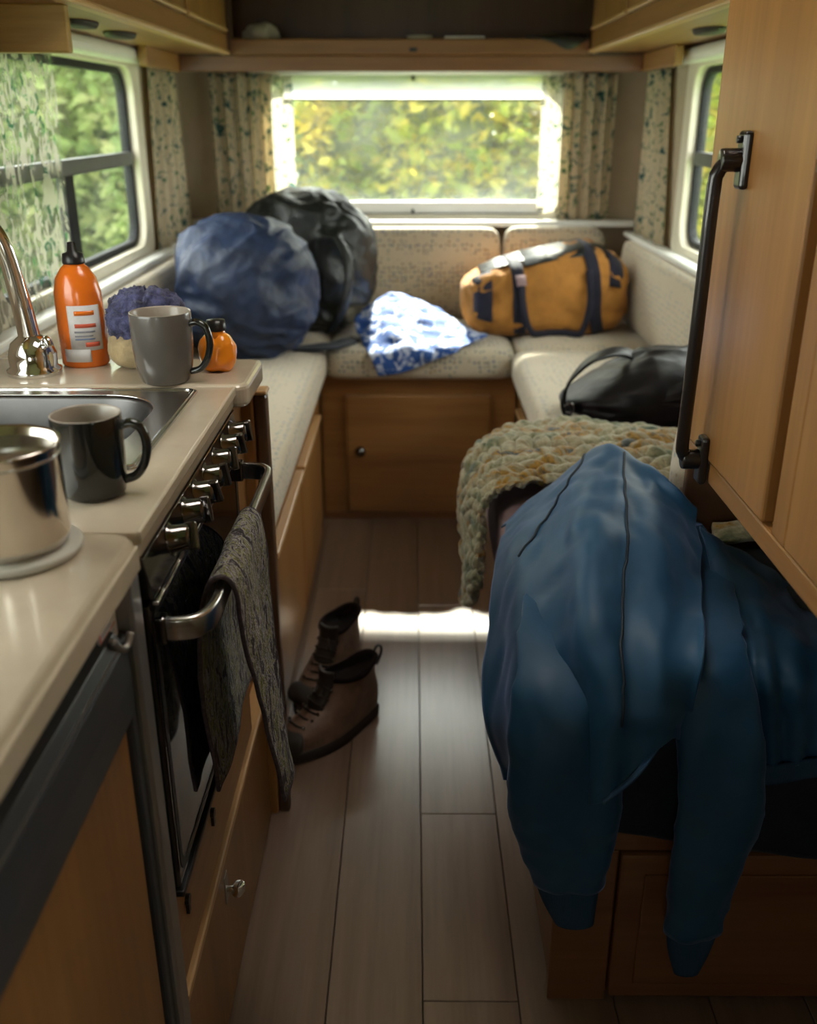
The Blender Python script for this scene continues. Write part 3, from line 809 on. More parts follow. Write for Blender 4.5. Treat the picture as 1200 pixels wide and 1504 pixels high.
fc = at(52, 548, z=0.932)
ta = thing('tap', 'curved chrome kitchen tap with round base beside the orange bottle', 'tap', fc)
make('base', lathe(fc, [(0.001, 0), (0.040, 0), (0.041, 0.008), (0.035, 0.012), (0.036, 0.030), (0.030, 0.048), (0.018, 0.058), (0.012, 0.062), (0.001, 0.062)], 36), 'chrome', ta, True)
pts = [fc + Vector(p) for p in [(0, 0, 0.05), (-0.006, 0, 0.11), (-0.014, 0, 0.17), (-0.022, -0.004, 0.205), (-0.036, -0.012, 0.228), (-0.056, -0.028, 0.232), (-0.074, -0.048, 0.215), (-0.084, -0.064, 0.18)]]
make('spout', tube(spline(pts, 5), [0.0165 - 0.0055 * min(1, k / 18) for k in range(36)], 18), 'chrome', ta, True)
make('lever', tube(spline([fc + Vector(p) for p in [(0.022, -0.01, 0.045), (0.030, -0.014, 0.055), (0.034, -0.016, 0.045)]], 4), 0.007, 10), 'chrome', ta, True)

# cooker -----------------------------------------------------------
ck = thing('cooker', 'built-in black glass oven with steel handle and row of knobs', 'oven', (-0.5, 1.12, 0.44))
Y0, Y1 = 0.868, 1.392
make('oven_body', box(XL + 0.05, -0.292, Y0, Y1, 0.45, 0.784), 'black', ck)
make('control_panel', ([(-0.300, Y0, 0.894), (-0.300, Y1, 0.894), (-0.271, Y1, 0.893), (-0.271, Y0, 0.893), (-0.300, Y0, 0.842), (-0.300, Y1, 0.842), (-0.262, Y1, 0.845), (-0.262, Y0, 0.845)],
     [[0, 3, 2, 1], [4, 5, 6, 7], [3, 7, 6, 2], [0, 1, 5, 4], [1, 2, 6, 5], [0, 4, 7, 3]]), 'dark_chrome', ck, bevel=0.002)
make('panel_strip', box(-0.265, -0.258, Y0, Y1 + 0.004, 0.838, 0.843), 'chrome', ck, bevel=0.001)
make('panel_strip', box(-0.273, -0.268, Y0, Y1, 0.8895, 0.8925), 'chrome', ck, bevel=0.001)
for k in range(7):
    y = 0.975 + 0.40 * k / 6
    y = [0.968, 1.045, 1.105, 1.165, 1.228, 1.292, 1.352][k]
    V, F = lathe((0, 0, 0), [(0.001, -0.004), (0.019, -0.004), (0.019, 0.001), (0.0155, 0.003), (0.0145, 0.020), (0.0125, 0.023), (0.001, 0.023)], 24)
    ax = Vector((0.985, 0, 0.17)); up = Vector((-0.17, 0, 0.985)); yy = Vector((0, 1, 0)); c = Vector((-0.266, y, 0.868))
    kb = make('knob', ([c + up * p[0] + yy * p[1] + ax * p[2] for p in V], F), 'dark_chrome', ck, True)
    V, F = box(-0.0155, 0.0155, -0.004, 0.004, 0.018, 0.030)
    an = [0.5, 0.2, -0.3, 0.0, 0.4, -0.2, 0.1][k]
    V = [(p[0] * math.cos(an) - p[1] * math.sin(an), p[0] * math.sin(an) + p[1] * math.cos(an), p[2]) for p in V]
    make('grip', ([c + up * p[0] + yy * p[1] + ax * p[2] for p in V], F), 'dark_chrome', kb, bevel=0.002)
od = make('oven_door', box(-0.293, -0.270, Y0 + 0.002, Y1, 0.462, 0.836), 'black_glass', ck, bevel=0.004)
make('bottom_strip', box(-0.29, -0.266, Y0, Y1, 0.452, 0.461), 'black', ck, bevel=0.002)
make('door_glass_frame', ring('x', rrect(Y0 + 0.012, Y1 - 0.012, 0.475, 0.825, 0.02), rrect(Y0 + 0.022, Y1 - 0.022, 0.485, 0.815, 0.016), -0.2705, -0.2692), 'black', od)
HZ, HX = 0.800, -0.216
hp = spline([(-0.272, 0.890, HZ), (-0.245, 0.890, HZ), (-0.226, 0.900, HZ), (HX, 0.930, HZ), (HX, 1.0, HZ), (HX, 1.28, HZ), (HX, 1.345, HZ), (-0.222, 1.365, HZ), (-0.24, 1.377, HZ), (-0.272, 1.379, HZ)], 6)
V, F = [], []
for i, p in enumerate(hp):   # flat bar handle: rounded rectangle section
    a = Vector(hp[max(i - 1, 0)]); b = Vector(hp[min(i + 1, len(hp) - 1)]); tdir = (b - a).normalized()
    nrm = Vector((0, 0, 1)).cross(tdir)
    for q in rrect(-0.0055, 0.0055, -0.0135, 0.0135, 0.004, 3): V.append(Vector(p) + nrm * q[0] + Vector((0, 0, 1)) * q[1])
m_ = 16
for i in range(len(hp) - 1):
    for k in range(m_): F.append([i * m_ + k, i * m_ + (k + 1) % m_, (i + 1) * m_ + (k + 1) % m_, (i + 1) * m_ + k])
F += [list(range(m_)), [(len(hp) - 1) * m_ + k for k in range(m_)]]
make('handle', (V, F), 'steel', od, True)
for y in (0.890, 1.379):
    make('handle_mount', box(-0.272, -0.258, y - 0.009, y + 0.009, HZ - 0.016, HZ + 0.016), 'dark_chrome', od, bevel=0.003)

# cabinet below the oven and kitchen end panel ----------------------
kc = thing('kitchen_cabinet', 'wooden kitchen cabinet with drawer and knobbed door under the oven', 'cabinet', (-0.55, 1.2, 0))
make('carcass', box(XL + 0.022, -0.300, 0.850, 1.552, 0.0, 0.450), 'wood_z', kc)
dr = make('drawer', box(-0.302, -0.277, 0.866, 1.395, 0.318, 0.448), 'wood_y', kc, bevel=0.003)
for y in (0.907, 1.065):
    make('key_slot', join(tube([(-0.279, y, 0.412), (-0.272, y, 0.412)], 0.007, 16), box(-0.279, -0.273, y - 0.004, y + 0.004, 0.392, 0.412)), 'black', dr)
make('ledge', box(-0.302, -0.270, 0.850, 1.552, 0.300, 0.314), 'wood_edge', kc, bevel=0.003)
dd = make('door', box(-0.302, -0.280, 0.866, 1.545, 0.012, 0.297), 'wood_z', kc, bevel=0.003)
make('knob', join(tube([(-0.28, 1.122, 0.222), (-0.262, 1.122, 0.222)], 0.005, 10), tube([(-0.266, 1.122, 0.213), (-0.26, 1.122, 0.222), (-0.26, 1.122, 0.232)], 0.009, 12)), 'chrome', dd, True, bevel=0.002)
make('knob_plate', box(-0.2805, -0.2785, 1.112, 1.132, 0.200, 0.250), 'alu', dd, bevel=0.001)
ep = thing('end_panel', 'upright dark-edged wooden end panel between oven and bench', 'panel', (-0.5, 1.58, 0))
make('end_filler', box(-0.33, -0.287, 1.394, 1.552, 0.45, 0.894), 'wood_z', ep, bevel=0.002)
make('board', box(XL + 0.022, -0.268, 1.556, 1.592, 0.0, 0.895), 'wood_z', ep, bevel=0.004)
make('edge_post', box(-0.268, -0.246, 1.560, 1.592, 0.0, 0.868), 'wood_dark', ep, bevel=0.006)
make('top_cap', box(-0.270, -0.244, 1.556, 1.594, 0.868, 0.876), 'wood_edge', ep, bevel=0.003)

# fridge -------------------------------------------------------------
fr = thing('fridge', 'small built-in fridge with wood front and charcoal top strip', 'fridge', (-0.5, 0.4, 0))
make('body', box(XL + 0.02, -0.296, 0.0, 0.842, 0.0, 0.892), 'alu', fr)
make('door_panel', box(-0.298, -0.280, 0.05, 0.788, 0.06, 0.752), 'wood_z', fr, bevel=0.002)
V, F = [], []
prof = [(-0.298, 0.752), (-0.276, 0.752), (-0.2705, 0.762), (-0.2695, 0.80), (-0.272, 0.835), (-0.280, 0.852), (-0.290, 0.855), (-0.298, 0.85)]
for y in (0.05, 0.790):
    V += [(p[0], y, p[1]) for p in prof]
n = len(prof)
F = [list(range(n)), list(range(n, 2 * n))[::-1]] + [[k, n + k, n + (k + 1) % n, (k + 1) % n] for k in range(n)]
tp = make('top_strip', (V, F), 'fridge_grey', fr, bevel=0.001)
make('highlight_bead', box(-0.2760, -0.2735, 0.05, 0.786, 0.838, 0.8405), 'alu', tp)
make('rail', box(-0.298, -0.286, 0.0, 0.842, 0.858, 0.890), 'alu', fr, bevel=0.002)
make('frame_post', box(-0.298, -0.269, 0.816, 0.850, 0.0, 0.897), 'alu', fr, bevel=0.004)
make('inner_post', box(-0.298, -0.276, 0.796, 0.815, 0.0, 0.838), 'fridge_grey', fr, bevel=0.003)
make('hinge_hook', tube(spline([(-0.276, 0.770, 0.853), (-0.274, 0.782, 0.838), (-0.272, 0.795, 0.833), (-0.270, 0.806, 0.842)], 5), 0.004, 10), 'alu', fr, True)
st = make('sticker', box(-0.2865, -0.2845, 0.762, 0.813, 0.836, 0.890), 'label_print', fr)
for k in range(9):
    z = 0.884 - k * 0.005; y0 = 0.769; y1 = 0.808 - (k % 3) * 0.006
    make('print_line', box(-0.2846, -0.2842, y0, y1, z - 0.0012, z), ['blue_print', 'grey_print', 'red_print', 'grey_print'][k % 4], st)
make('red_border', box(-0.2846, -0.2842, 0.7625, 0.766, 0.838, 0.889), 'red_print', st)

# ================================================================== KITCHEN THINGS
def mug(name, label, c, r, h, mo, mi, mh, ang, taper=0.78, liquid=None):
    t = thing(name, label, 'mug', c)
    prof = [(0.001, 0.0), (r * taper * 0.9, 0.0), (r * taper, 0.003), (r * (taper * .35 + .65), h * 0.22), (r * 0.985, h * 0.5), (r, h * 0.97), (r * 0.985, h)]
    make('body', lathe(c, prof, 44), mo, t, True)
    make('lining', lathe((c[0], c[1], c[2]), [(r * 0.99, h + 0.0003), (r * 0.96, h + 0.001), (r * 0.925, h - 0.001), (r * 0.91, h * 0.6), (r * 0.80, h * 0.3), (0.001, h * 0.28)], 44), mi, t, True)
    # punch the top of the outer body open: the lining sits inside it
    b = t.children[0].data
    d = Vector((math.cos(ang), math.sin(ang), 0))
    pts = [Vector(c) + d * (r * a) + Vector((0, 0, h * z)) for a, z in ((0.93, 0.84), (1.25, 0.87), (1.52, 0.79), (1.62, 0.58), (1.50, 0.36), (1.24, 0.21), (0.9, 0.16))]
    make('handle', tube(spline(pts, 5), 0.0062, 12, 0.8), mh, t, True)
    if liquid: make('drink', lathe(c, [(0.001, h * 0.60), (r * 0.90, h * 0.60), (r * 0.90, h * 0.605), (0.001, h * 0.606)], 40), liquid, t)
    return t
def open_top(o):
    """drop the cap polygon that closes the top of a lathe"""
    import bmesh
    bm = bmesh.new(); bm.from_mesh(o.data)
    top = max(bm.faces, key=lambda f: (len(f.verts) > 8) * (10 + f.calc_center_median().z))
    bmesh.ops.delete(bm, geom=[top], context='FACES_ONLY'); bm.to_mesh(o.data); bm.free()
t = mug('mug', 'grey ceramic mug with black handle on the worktop end', (-0.370, 1.408, 0.932), 0.0450, 0.104, 'mug_grey', 'mug_in', 'mug_black', R(-8))
for o in t.children:
    if o.name.startswith(('body', 'lining')): open_top(o)
t = mug('mug', 'black mug with grey lining standing between sink and saucepan', (-0.337, 0.950, 0.930), 0.0360, 0.087, 'mug_black', 'mug_in', 'mug_black', R(8), taper=0.9, liquid='coffee')
for o in t.children:
    if o.name.startswith(('body', 'lining')): open_top(o)
pc = (-0.367, 0.800, 0.9385)
tv = make('trivet', lathe((pc[0], pc[1], 0.930), [(0.001, 0), (0.058, 0), (0.062, 0.002), (0.063, 0.006), (0.060, 0.0085), (0.001, 0.0085)], 48), 'trivet', None, True)
tag(tv, 'round pale trivet under the steel saucepan', 'trivet')
sp_ = thing('saucepan', 'shiny stainless steel saucepan standing on a pale trivet', 'saucepan', pc)
pan = make('pan', lathe(pc, [(r * 0.93, z * 0.96) for r, z in [(0.001, 0.0), (0.050, 0.0), (0.055, 0.004), (0.0575, 0.012), (0.0575, 0.096), (0.0595, 0.099), (0.0590, 0.101), (0.0555, 0.099), (0.0550, 0.012), (0.050, 0.005), (0.001, 0.005)]], 56), 'pan', sp_, True)
make('rim_band', lathe(pc, [(0.0533, 0.084), (0.0540, 0.085), (0.0540, 0.0865), (0.0533, 0.0875)], 56), 'steel', sp_, True)
make('handle', tube(spline([(pc[0] - 0.055, pc[1] - 0.01, pc[2] + 0.085), (pc[0] - 0.10, pc[1] - 0.02, pc[2] + 0.095), (pc[0] - 0.20, pc[1] - 0.04, pc[2] + 0.100)], 5), 0.008, 12, 0.6), 'black', sp_, True)

bc = Vector((-0.524, 1.516, 0.932))
bt = thing('squeeze_bottle', 'tall orange bottle with white label and black cap by the tap', 'bottle', bc)
make('body', lathe(bc, [(0.001, 0), (0.034, 0), (0.037, 0.004), (0.0375, 0.06), (0.036, 0.115), (0.031, 0.137), (0.021, 0.152), (0.016, 0.156), (0.016, 0.160), (0.001, 0.160)], 40, 1, 0.85), 'orange', bt, True)
make('cap', lathe(bc, [(0.001, 0.158), (0.0165, 0.158), (0.017, 0.160), (0.0155, 0.173), (0.008, 0.176), (0.006, 0.190), (0.001, 0.191)], 28), 'black', bt, True)
def label_on(parent, c, r, a0, a1, z0, z1, mat, name='label', n=14, dr=0.0006, ey=0.85):
    V, F = [], []
    for i in range(n + 1):
        a = a0 + (a1 - a0) * i / n
        for z in (z0, z1): V.append(Vector((c[0] + (r + dr) * math.cos(a), c[1] + (r + dr) * math.sin(a) * ey, c[2] + z)))
    for i in range(n): F.append([2 * i, 2 * i + 2, 2 * i + 3, 2 * i + 1])
    return make(name, (V, F), mat, parent, True, solid=0.0004)
lb_ = label_on(bt, bc, 0.0375, R(-105), R(-25), 0.028, 0.098, 'label_print')
for k, (z, h, m, a0, a1) in enumerate([(0.083, 0.007, 'orange', -88, -42), (0.064, 0.006, 'red_print', -90, -40), (0.056, 0.003, 'grey_print', -92, -44), (0.050, 0.002, 'grey_print', -92, -50), (0.045, 0.002, 'blue_print', -92, -46), (0.034, 0.007, 'red_print', -70, -35)]):
    label_on(lb_, bc, 0.0378, R(a0), R(a1), z, z + h, m, 'print_line', 8, 0.0009)
label_on(bt, bc, 0.0377, R(-125), R(-60), 0.010, 0.030, 'label_print', 'lower_label')
jc = Vector((-0.303, 1.475, 0.932))
jt = thing('honey_bottle', 'squat amber orange bottle with black cap beside the grey mug', 'bottle', jc)
make('body', blob(jc + Vector((0, 0, 0.029)), (0.028, 0.024, 0.031), 40, 26, 0.75, 0.0035, 55, 2, flatb=-0.029, ridge=False), 'orange2', jt, True)
make('neck', lathe(jc, [(0.017, 0.052), (0.013, 0.062), (0.012, 0.066), (0.001, 0.066)], 24), 'orange2', jt, True)
make('cap', lathe(jc, [(0.001, 0.063), (0.0145, 0.063), (0.015, 0.066), (0.014, 0.079), (0.001, 0.080)], 24), 'black', jt, True)

bu = thing('woolly_bundle', 'fuzzy blue and purple woolly bundle behind the grey mug', 'bundle', (-0.425, 1.505, 0.932))
make('beige_cuff', blob((-0.418, 1.505, 0.962), (0.060, 0.040, 0.032), 44, 26, 0.8, 0.006, 34, 4, flatb=-0.030), 'straw', bu, True)
make('wool_top', blob((-0.417, 1.506, 1.005), (0.056, 0.038, 0.045), 90, 56, 0.85, 0.011, 60, 9, ridge=True), 'hydrangea', bu, True)

# tea towel over the oven handle -------------------------------------
tw = thing('tea_towel', 'dark woven tea towel with green flecks hanging on the oven handle', 'towel', (-0.22, 1.08, 0.45))
def trow(x0, y0, z0, x1, y1, z1, sag=0.0):
    return [(x0, y0, z0), (x0 * .67 + x1 * .33 + sag, y0 * .67 + y1 * .33, z0 * .67 + z1 * .33), (x0 * .33 + x1 * .67 - sag, y0 * .33 + y1 * .67, z0 * .33 + z1 * .67), (x1, y1, z1)]
rows = [trow(-0.255, 1.03, 0.478, -0.262, 1.37, 0.455, 0.004), trow(-0.257, 1.005, 0.62, -0.262, 1.345, 0.62, 0.003), trow(-0.252, 0.985, 0.73, -0.257, 1.28, 0.73),
        trow(-0.236, 0.972, 0.795, -0.236, 1.20, 0.795), trow(-0.222, 0.966, 0.8185, -0.222, 1.174, 0.8185), trow(-0.209, 0.968, 0.8185, -0.209, 1.174, 0.8185), trow(-0.201, 0.974, 0.795, -0.201, 1.178, 0.795, 0.002),
        trow(-0.196, 0.99, 0.72, -0.198, 1.185, 0.72, 0.006), trow(-0.184, 1.015, 0.60, -0.196, 1.195, 0.60, 0.009), trow(-0.170, 1.045, 0.450, -0.192, 1.21, 0.485, 0.010)]
def tdisp(p, s, t): return 0.0022 * noise.noise(p * 26) + 0.003 * noise.noise(p * 9)
g = patch(rows, 12, 7, tdisp)
make('cloth', g, 'towel', tw, True, solid=0.0042)
nc = 37; V = g[0]; nr = len(V) // nc
hem = [V[r * nc] for r in range(nr - 1, 0, -1)]
loop = [V[r * nc] for r in range(nr)] + [V[(nr - 1) * nc + c] for c in range(nc)] + [V[r * nc + nc - 1] for r in range(nr - 1, -1, -1)] + [V[c] for c in range(nc - 1, -1, -1)]
make('hem', tube(loop, 0.0029, 8, closed=True), 'towel_hem', tw, True)

# ================================================================== BOOTS
def boot(label, loc, yaw, mirror=1):
    t = thing('hiking_boot', label, 'boot', loc, 'hiking boots in the aisle')
    M = Matrix.Translation(loc) @ Matrix.Rotation(yaw, 4, 'Z')
    tr = lambda g: ([M @ Vector(p) for p in g[0]], g[1])
    L = 0.285
    def outline(x0, x1, w, wb, n=40):
        out = []
        for k in range(n):
            a = 2 * math.pi * k / n
            cx, s = math.cos(a), math.sin(a)
            u = (cx + 1) / 2
            x = x0 + (x1 - x0) * (u ** 0.92)
            ww = wb + (w - wb) * (0.5 - 0.5 * math.cos(math.pi * min(1, max(0, (u - 0.1) / 0.6))))
            y = math.copysign(abs(s) ** 0.72, s) * ww
            y += mirror * 0.010 * math.sin(math.pi * u) * (1 if u > .4 else u / .4)
            out.append((x, y))
        return out
    def loft(levels, cap=True):
        V, F = [], []
        for (x0, x1, w, wb, z, tiltz) in levels:
            for (x, y) in outline(x0, x1, w, wb): V.append((x, y, z + tiltz * (1 - (x - x0) / (x1 - x0))))
        n = 40
        for i in range(len(levels) - 1):
            for k in range(n): F.append([i * n + k, i * n + (k + 1) % n, (i + 1) * n + (k + 1) % n, (i + 1) * n + k])
        if cap: F += [list(range(n))[::-1], [(len(levels) - 1) * n + k for k in range(n)]]
        return V, F
    make('sole', tr(loft([(0.004, L - 0.004, 0.047, 0.034, 0.0, 0), (-0.002, L + 0.004, 0.050, 0.037, 0.006, 0), (-0.003, L + 0.006, 0.051, 0.038, 0.020, 0.004), (0.002, L, 0.049, 0.036, 0.028, 0.006)])), 'leather_dark', t, True, bevel=0.002)
    up = [(0.004, L - 0.002, 0.048, 0.036, 0.026, 0.004), (0.000, L - 0.004, 0.0475, 0.037, 0.045, 0.004), (-0.001, L - 0.018, 0.045, 0.037, 0.060, 0.005), (0.000, L - 0.045, 0.042, 0.036, 0.073, 0.008), (0.003, L - 0.085, 0.038, 0.035, 0.088, 0.010), (0.008, L - 0.115, 0.036, 0.034, 0.104, 0.012), (0.012, L - 0.130, 0.036, 0.034, 0.124, 0.008), (0.010, L - 0.137, 0.037, 0.035, 0.142, 0.008), (0.006, L - 0.139, 0.038, 0.036, 0.154, 0.010), (0.010, L - 0.144, 0.033, 0.031, 0.155, 0.010), (0.014, L - 0.148, 0.029, 0.027, 0.135, 0.006), (0.016, L - 0.15, 0.027, 0.025, 0.075, 0.0)]
    u = make('upper', tr(loft(up[:9], False)), 'leather', t, True, sub=1)
    make('lining', tr(loft(up[8:], True)), 'boot_in', t, True)
    make('collar', tr(tube([(x, y, 0.155 + 0.010 * (1 - (x - 0.008) / 0.137) - 0.007 * math.sin(math.pi * (x - 0.008) / 0.137)) for x, y in outline(0.008, L - 0.1415, 0.0365, 0.0335)], 0.0058, 8, closed=True)), 'boot_in', t, True)
    make('toe_cap', tr(loft([(L - 0.062, L + 0.001, 0.046, 0.040, 0.027, 0), (L - 0.064, L - 0.001, 0.046, 0.041, 0.044, 0), (L - 0.060, L - 0.015, 0.042, 0.037, 0.0605, 0), (L - 0.056, L - 0.034, 0.034, 0.028, 0.0690, 0)])), 'leather_dark', t, True, sub=1)
    tg = [(L - 0.098, 0.093), (L - 0.116, 0.116), (L - 0.130, 0.142), (L - 0.132, 0.176)]
    V, F = [], []
    for i, (x, z) in enumerate(spline(tg, 4)):
        for k in range(7):
            a = -1 + 2 * k / 6
            V.append((x - 0.012 * a * a, a * 0.024, z))
    make('tongue', tr((V, gridfaces(len(V) // 7, 7))), 'leather_dark', t, True, solid=0.007)
    prev = None
    for i in range(6):
        f = i / 5
        x = L - 0.052 - 0.078 * f ** 0.75; z = 0.0735 + 0.064 * f ** 1.4
        pts = [(x - 0.006, -0.023, z - 0.002), (x + 0.004, -0.010, z + 0.0045), (x + 0.005, 0.0, z + 0.006), (x + 0.004, 0.010, z + 0.0045), (x - 0.006, 0.023, z - 0.002)]
        make('lace', tr(tube(spline(pts, 4), 0.0026, 8)), 'lace_brown', t, True)
        for s in (-1, 1):
            make('eyelet', tr(tube([(x - 0.007, s * 0.0245, z - 0.006), (x - 0.004, s * 0.0265, z + 0.003)], 0.0034, 8)), 'dark_chrome', t, True)
    pts = [(L - 0.130, 0.004, 0.145), (L - 0.108, 0.016, 0.152), (L - 0.098, 0.022, 0.140), (L - 0.110, 0.018, 0.130), (L - 0.128, 0.004, 0.142)]
    make('lace_bow', tr(tube(spline(pts, 5), 0.0025, 8)), 'lace_brown', t, True)
    pts = [(0.010, 0, 0.160), (0.000, 0, 0.176), (-0.012, 0, 0.176), (-0.016, 0, 0.160), (-0.008, 0, 0.142), (0.0, 0, 0.130)]
    make('pull_loop', tr(tube(spline(pts, 5), 0.0042, 8, 0.5)), 'leather_dark', t, True)
    return t
boot('brown leather hiking boot with its toe behind the hanging tea towel', Vector((-0.083, 1.915, 0.0)), math.atan2(-0.185, -0.205))
boot('brown leather hiking boot pressed against the wooden bench base', Vector((-0.143, 2.150, 0.0)), math.atan2(-0.235, -0.100), -1)

# ================================================================== BAGS ON THE BENCHES
nvy = thing('stuff_sack', 'large round crumpled navy nylon bag in the bench corner', 'bag', (-0.52, 2.98, 0.615))
make('body', blob((-0.52, 2.960, 0.812), (0.212, 0.178, 0.20), 150, 100, 0.88, 0.030, 7.5, 3, flatb=-0.194, warp=lambda p: Vector((p.x if p.x > -0.17 else -0.17 + (p.x + 0.17) * 0.35, p.y if p.y < 0.15 else 0.15 + (p.y - 0.15) * 0.4, p.z))), 'navy', nvy, True)
make('drawcord', tube(spline([(-0.70, 2.86, 0.70), (-0.725, 2.84, 0.66), (-0.70, 2.82, 0.635)], 4), 0.004, 8), 'black', nvy, True)
dpk = thing('backpack', 'big shiny black backpack leaning behind the navy bag', 'bag', (-0.37, 3.3, 0.615))
make('body', blob((-0.365, 3.362, 0.84), (0.225, 0.178, 0.222), 150, 100, 0.85, 0.028, 7.0, 11, flatb=-0.222, warp=lambda p: Vector((p.x, p.y if p.y > -0.15 or p.x > 0.06 else -0.15 + (p.y + 0.15) * 0.35, p.z)) if p.y < 0.17 else Vector((p.x, 0.17 + (p.y - 0.17) * 0.4, p.z))), 'dark_pack', dpk, True)
make('strap', tube(spline([(-0.24, 3.15, 0.95), (-0.20, 3.10, 0.86), (-0.22, 3.08, 0.74), (-0.27, 3.10, 0.65)], 6), 0.018, 10, 0.25), 'dark_pack', dpk, True)
make('base_flap', patch([[(-0.40, 3.02, 0.624), (-0.34, 3.02, 0.626), (-0.26, 3.08, 0.625), (-0.2, 3.16, 0.625)], [(-0.37, 2.96, 0.624), (-0.31, 2.96, 0.624), (-0.24, 3.0, 0.622), (-0.17, 3.12, 0.618)]], 8, 6, lambda p, s, t: 0.004 * noise.noise(p * 20)), 'dark_quilt', dpk, True, solid=0.006)

r_ = lambda pts: [at(u, v, y=y) for u, v, y in pts]
rows = [r_([(545, 442, 3.30), (580, 428, 3.32), (620, 440, 3.31), (652, 455, 3.27)]),
        r_([(520, 468, 3.20), (580, 452, 3.22), (635, 464, 3.20), (690, 482, 3.165)]),
        r_([(530, 498, 3.10), (585, 486, 3.10), (640, 488, 3.11), (716, 493, 3.125)]),
        r_([(545, 527, 3.010), (592, 516, 3.010), (640, 514, 3.010), (684, 505, 3.045)]),
        r_([(556, 553, 3.004), (597, 546, 3.004), (636, 530, 3.004), (670, 516, 3.010)])]
def cdisp(p, s, t):
    k = 1 - 0.5 * t
    return k * (0.016 * (1 - 2 * abs(noise.noise(p * 13))) * 0.6 + 0.008 * noise.noise(p * 30))
o = make('crumpled_cloth', patch(rows, 14, 14, cdisp), 'blue_cloth', None, True, solid=0.004)
tag(o, 'crumpled blue and white cloth spilling over the dotted seat cushion', 'cloth')

# duffel ----------------------------------------------------------------
df = thing('duffel_bag', 'mustard canvas duffel bag with navy straps on the corner seat', 'bag', (0.45, 3.33, 0.615))
DC = Vector((0.447, 3.33, 0.735)); DR = (0.272, 0.145, 0.122)
def dwarp(p):
    f = p.x / DR[0]
    k = 0.66 + 0.72 * max(0, min(1, (f + 1.0) / 1.5)) - 0.55 * max(0, f - 0.6)
    return Vector((p.x, p.y, p.z * k if p.z > 0 else p.z))
make('body', blob(DC, DR, 140, 90, 0.55, 0.018, 11, 5, flatb=-0.120, warp=dwarp), 'duffel', df, True)
def dsurf(x, ang, lift=0.006):
    def sp(w, ex): return math.copysign(abs(w) ** ex, w)
    f = max(-0.98, min(0.98, (x - DC.x) / DR[0])); cr = (1 - abs(f) ** (2 / 0.55)) ** (0.55 / 2)
    p = Vector((x - DC.x, -sp(math.cos(ang), 0.55) * DR[1] * cr, sp(math.sin(ang), 0.55) * DR[2] * cr))
    p = dwarp(p); n = Vector((0, -math.cos(ang), math.sin(ang)))
    return DC + p + n * (lift + 0.009 + 0.006 * noise.noise((DC + p) * 25))
def band(x, dx, a0, a1, w, n=26, lift=0.005):
    V = []
    for i in range(n):
        a = R(a0 + (a1 - a0) * i / (n - 1)); xx = x + dx * i / (n - 1)
        for s in (-1, -0.4, 0.4, 1): V.append(dsurf(xx + s * w, a, lift))
    return V, gridfaces(n, 4)
s1 = make('strap', band(0.325, 0.035, 110, -44, 0.020), 'duffel_navy', df, True, solid=0.004)
s2 = make('strap', band(0.545, 0.075, 110, -44, 0.020), 'duffel_navy', df, True, solid=0.004)
hpts = [dsurf(0.352, R(22), 0.014), dsurf(0.368, R(-5), 0.030), dsurf(0.40, R(-34), 0.034), dsurf(0.455, R(-52), 0.036), dsurf(0.51, R(-48), 0.036), dsurf(0.555, R(-30), 0.034), dsurf(0.576, R(0), 0.030), dsurf(0.57, R(22), 0.014)]
hpts = [Vector((q.x, q.y, max(q.z, 0.634))) for q in hpts]
make('handle', tube([Vector((q[0], q[1], max(q[2], 0.632))) for q in spline(hpts, 6)], 0.0105, 10, 0.55), 'duffel_navy', df, True)
make('handle_grip', tube([dsurf(0.350, R(28), 0.012), dsurf(0.356, R(12), 0.016)], 0.020, 12, 0.4), MAT['mauve'], df, True)
make('top_flap', band(0.50, 0.0, 118, 48, 0.135, 22, 0.004), 'dark_pack', df, True, solid=0.008)
make('zip_top', band(0.33, 0.0, 120, 62, 0.105, 22, 0.003), 'dark_pack', df, True, solid=0.006)
make('end_patch', band(0.228, 0.006, 60, -20, 0.030, 20, 0.003), 'duffel_navy', df, True, solid=0.004)
make('end_patch', band(0.665, 0.004, 75, 8, 0.026, 20, 0.003), 'duffel_navy', df, True, solid=0.004)

# black handbag ---------------------------------------------------------
hb = thing('handbag', 'slouchy black leather handbag with looped strap on cream cushion', 'bag', (0.56, 2.28, 0.615))
def hwarp(p):
    k = 0.92 - 0.62 * max(0, -p.x / 0.19)
    return Vector((p.x if p.x < 0.13 else 0.13 + (p.x - 0.13) * 0.4, p.y, p.z * k + 0.028 * p.x / 0.19 - 0.012))
make('body', blob((0.565, 2.292, 0.692), (0.195, 0.15, 0.095), 96, 60, 0.8, 0.014, 7, 8, flatb=-0.074, warp=hwarp), 'black_bag', hb, True)
hs = [at(836, 612, y=2.20), at(828, 590, y=2.21), at(838, 560, y=2.23), at(868, 530, y=2.27), at(905, 517, y=2.31), at(932, 524, y=2.33), at(940, 545, y=2.33)]
V = []
hsp = spline(hs, 8)
for i, p in enumerate(hsp):
    p = Vector(p)
    a, b = Vector(hsp[max(i - 1, 0)]), Vector(hsp[min(i + 1, len(hsp) - 1)])
    td = (b - a).normalized(); w = Vector((0.30, 0.94, 0.1)); w = (w - td * w.dot(td)).normalized()
    for s in (-1, -0.3, 0.3, 1): V.append(p + w * s * 0.024)
make('strap', (V, gridfaces(len(hsp), 4)), 'black_bag', hb, True, solid=0.006)
make('strap_ring', tube([at(836, 600, y=2.19) + Vector((0.012 * math.cos(a), 0, 0.012 * math.sin(a))) for a in [R(30 * k) for k in range(12)]], 0.003, 8, closed=True), 'dark_chrome', hb, True)
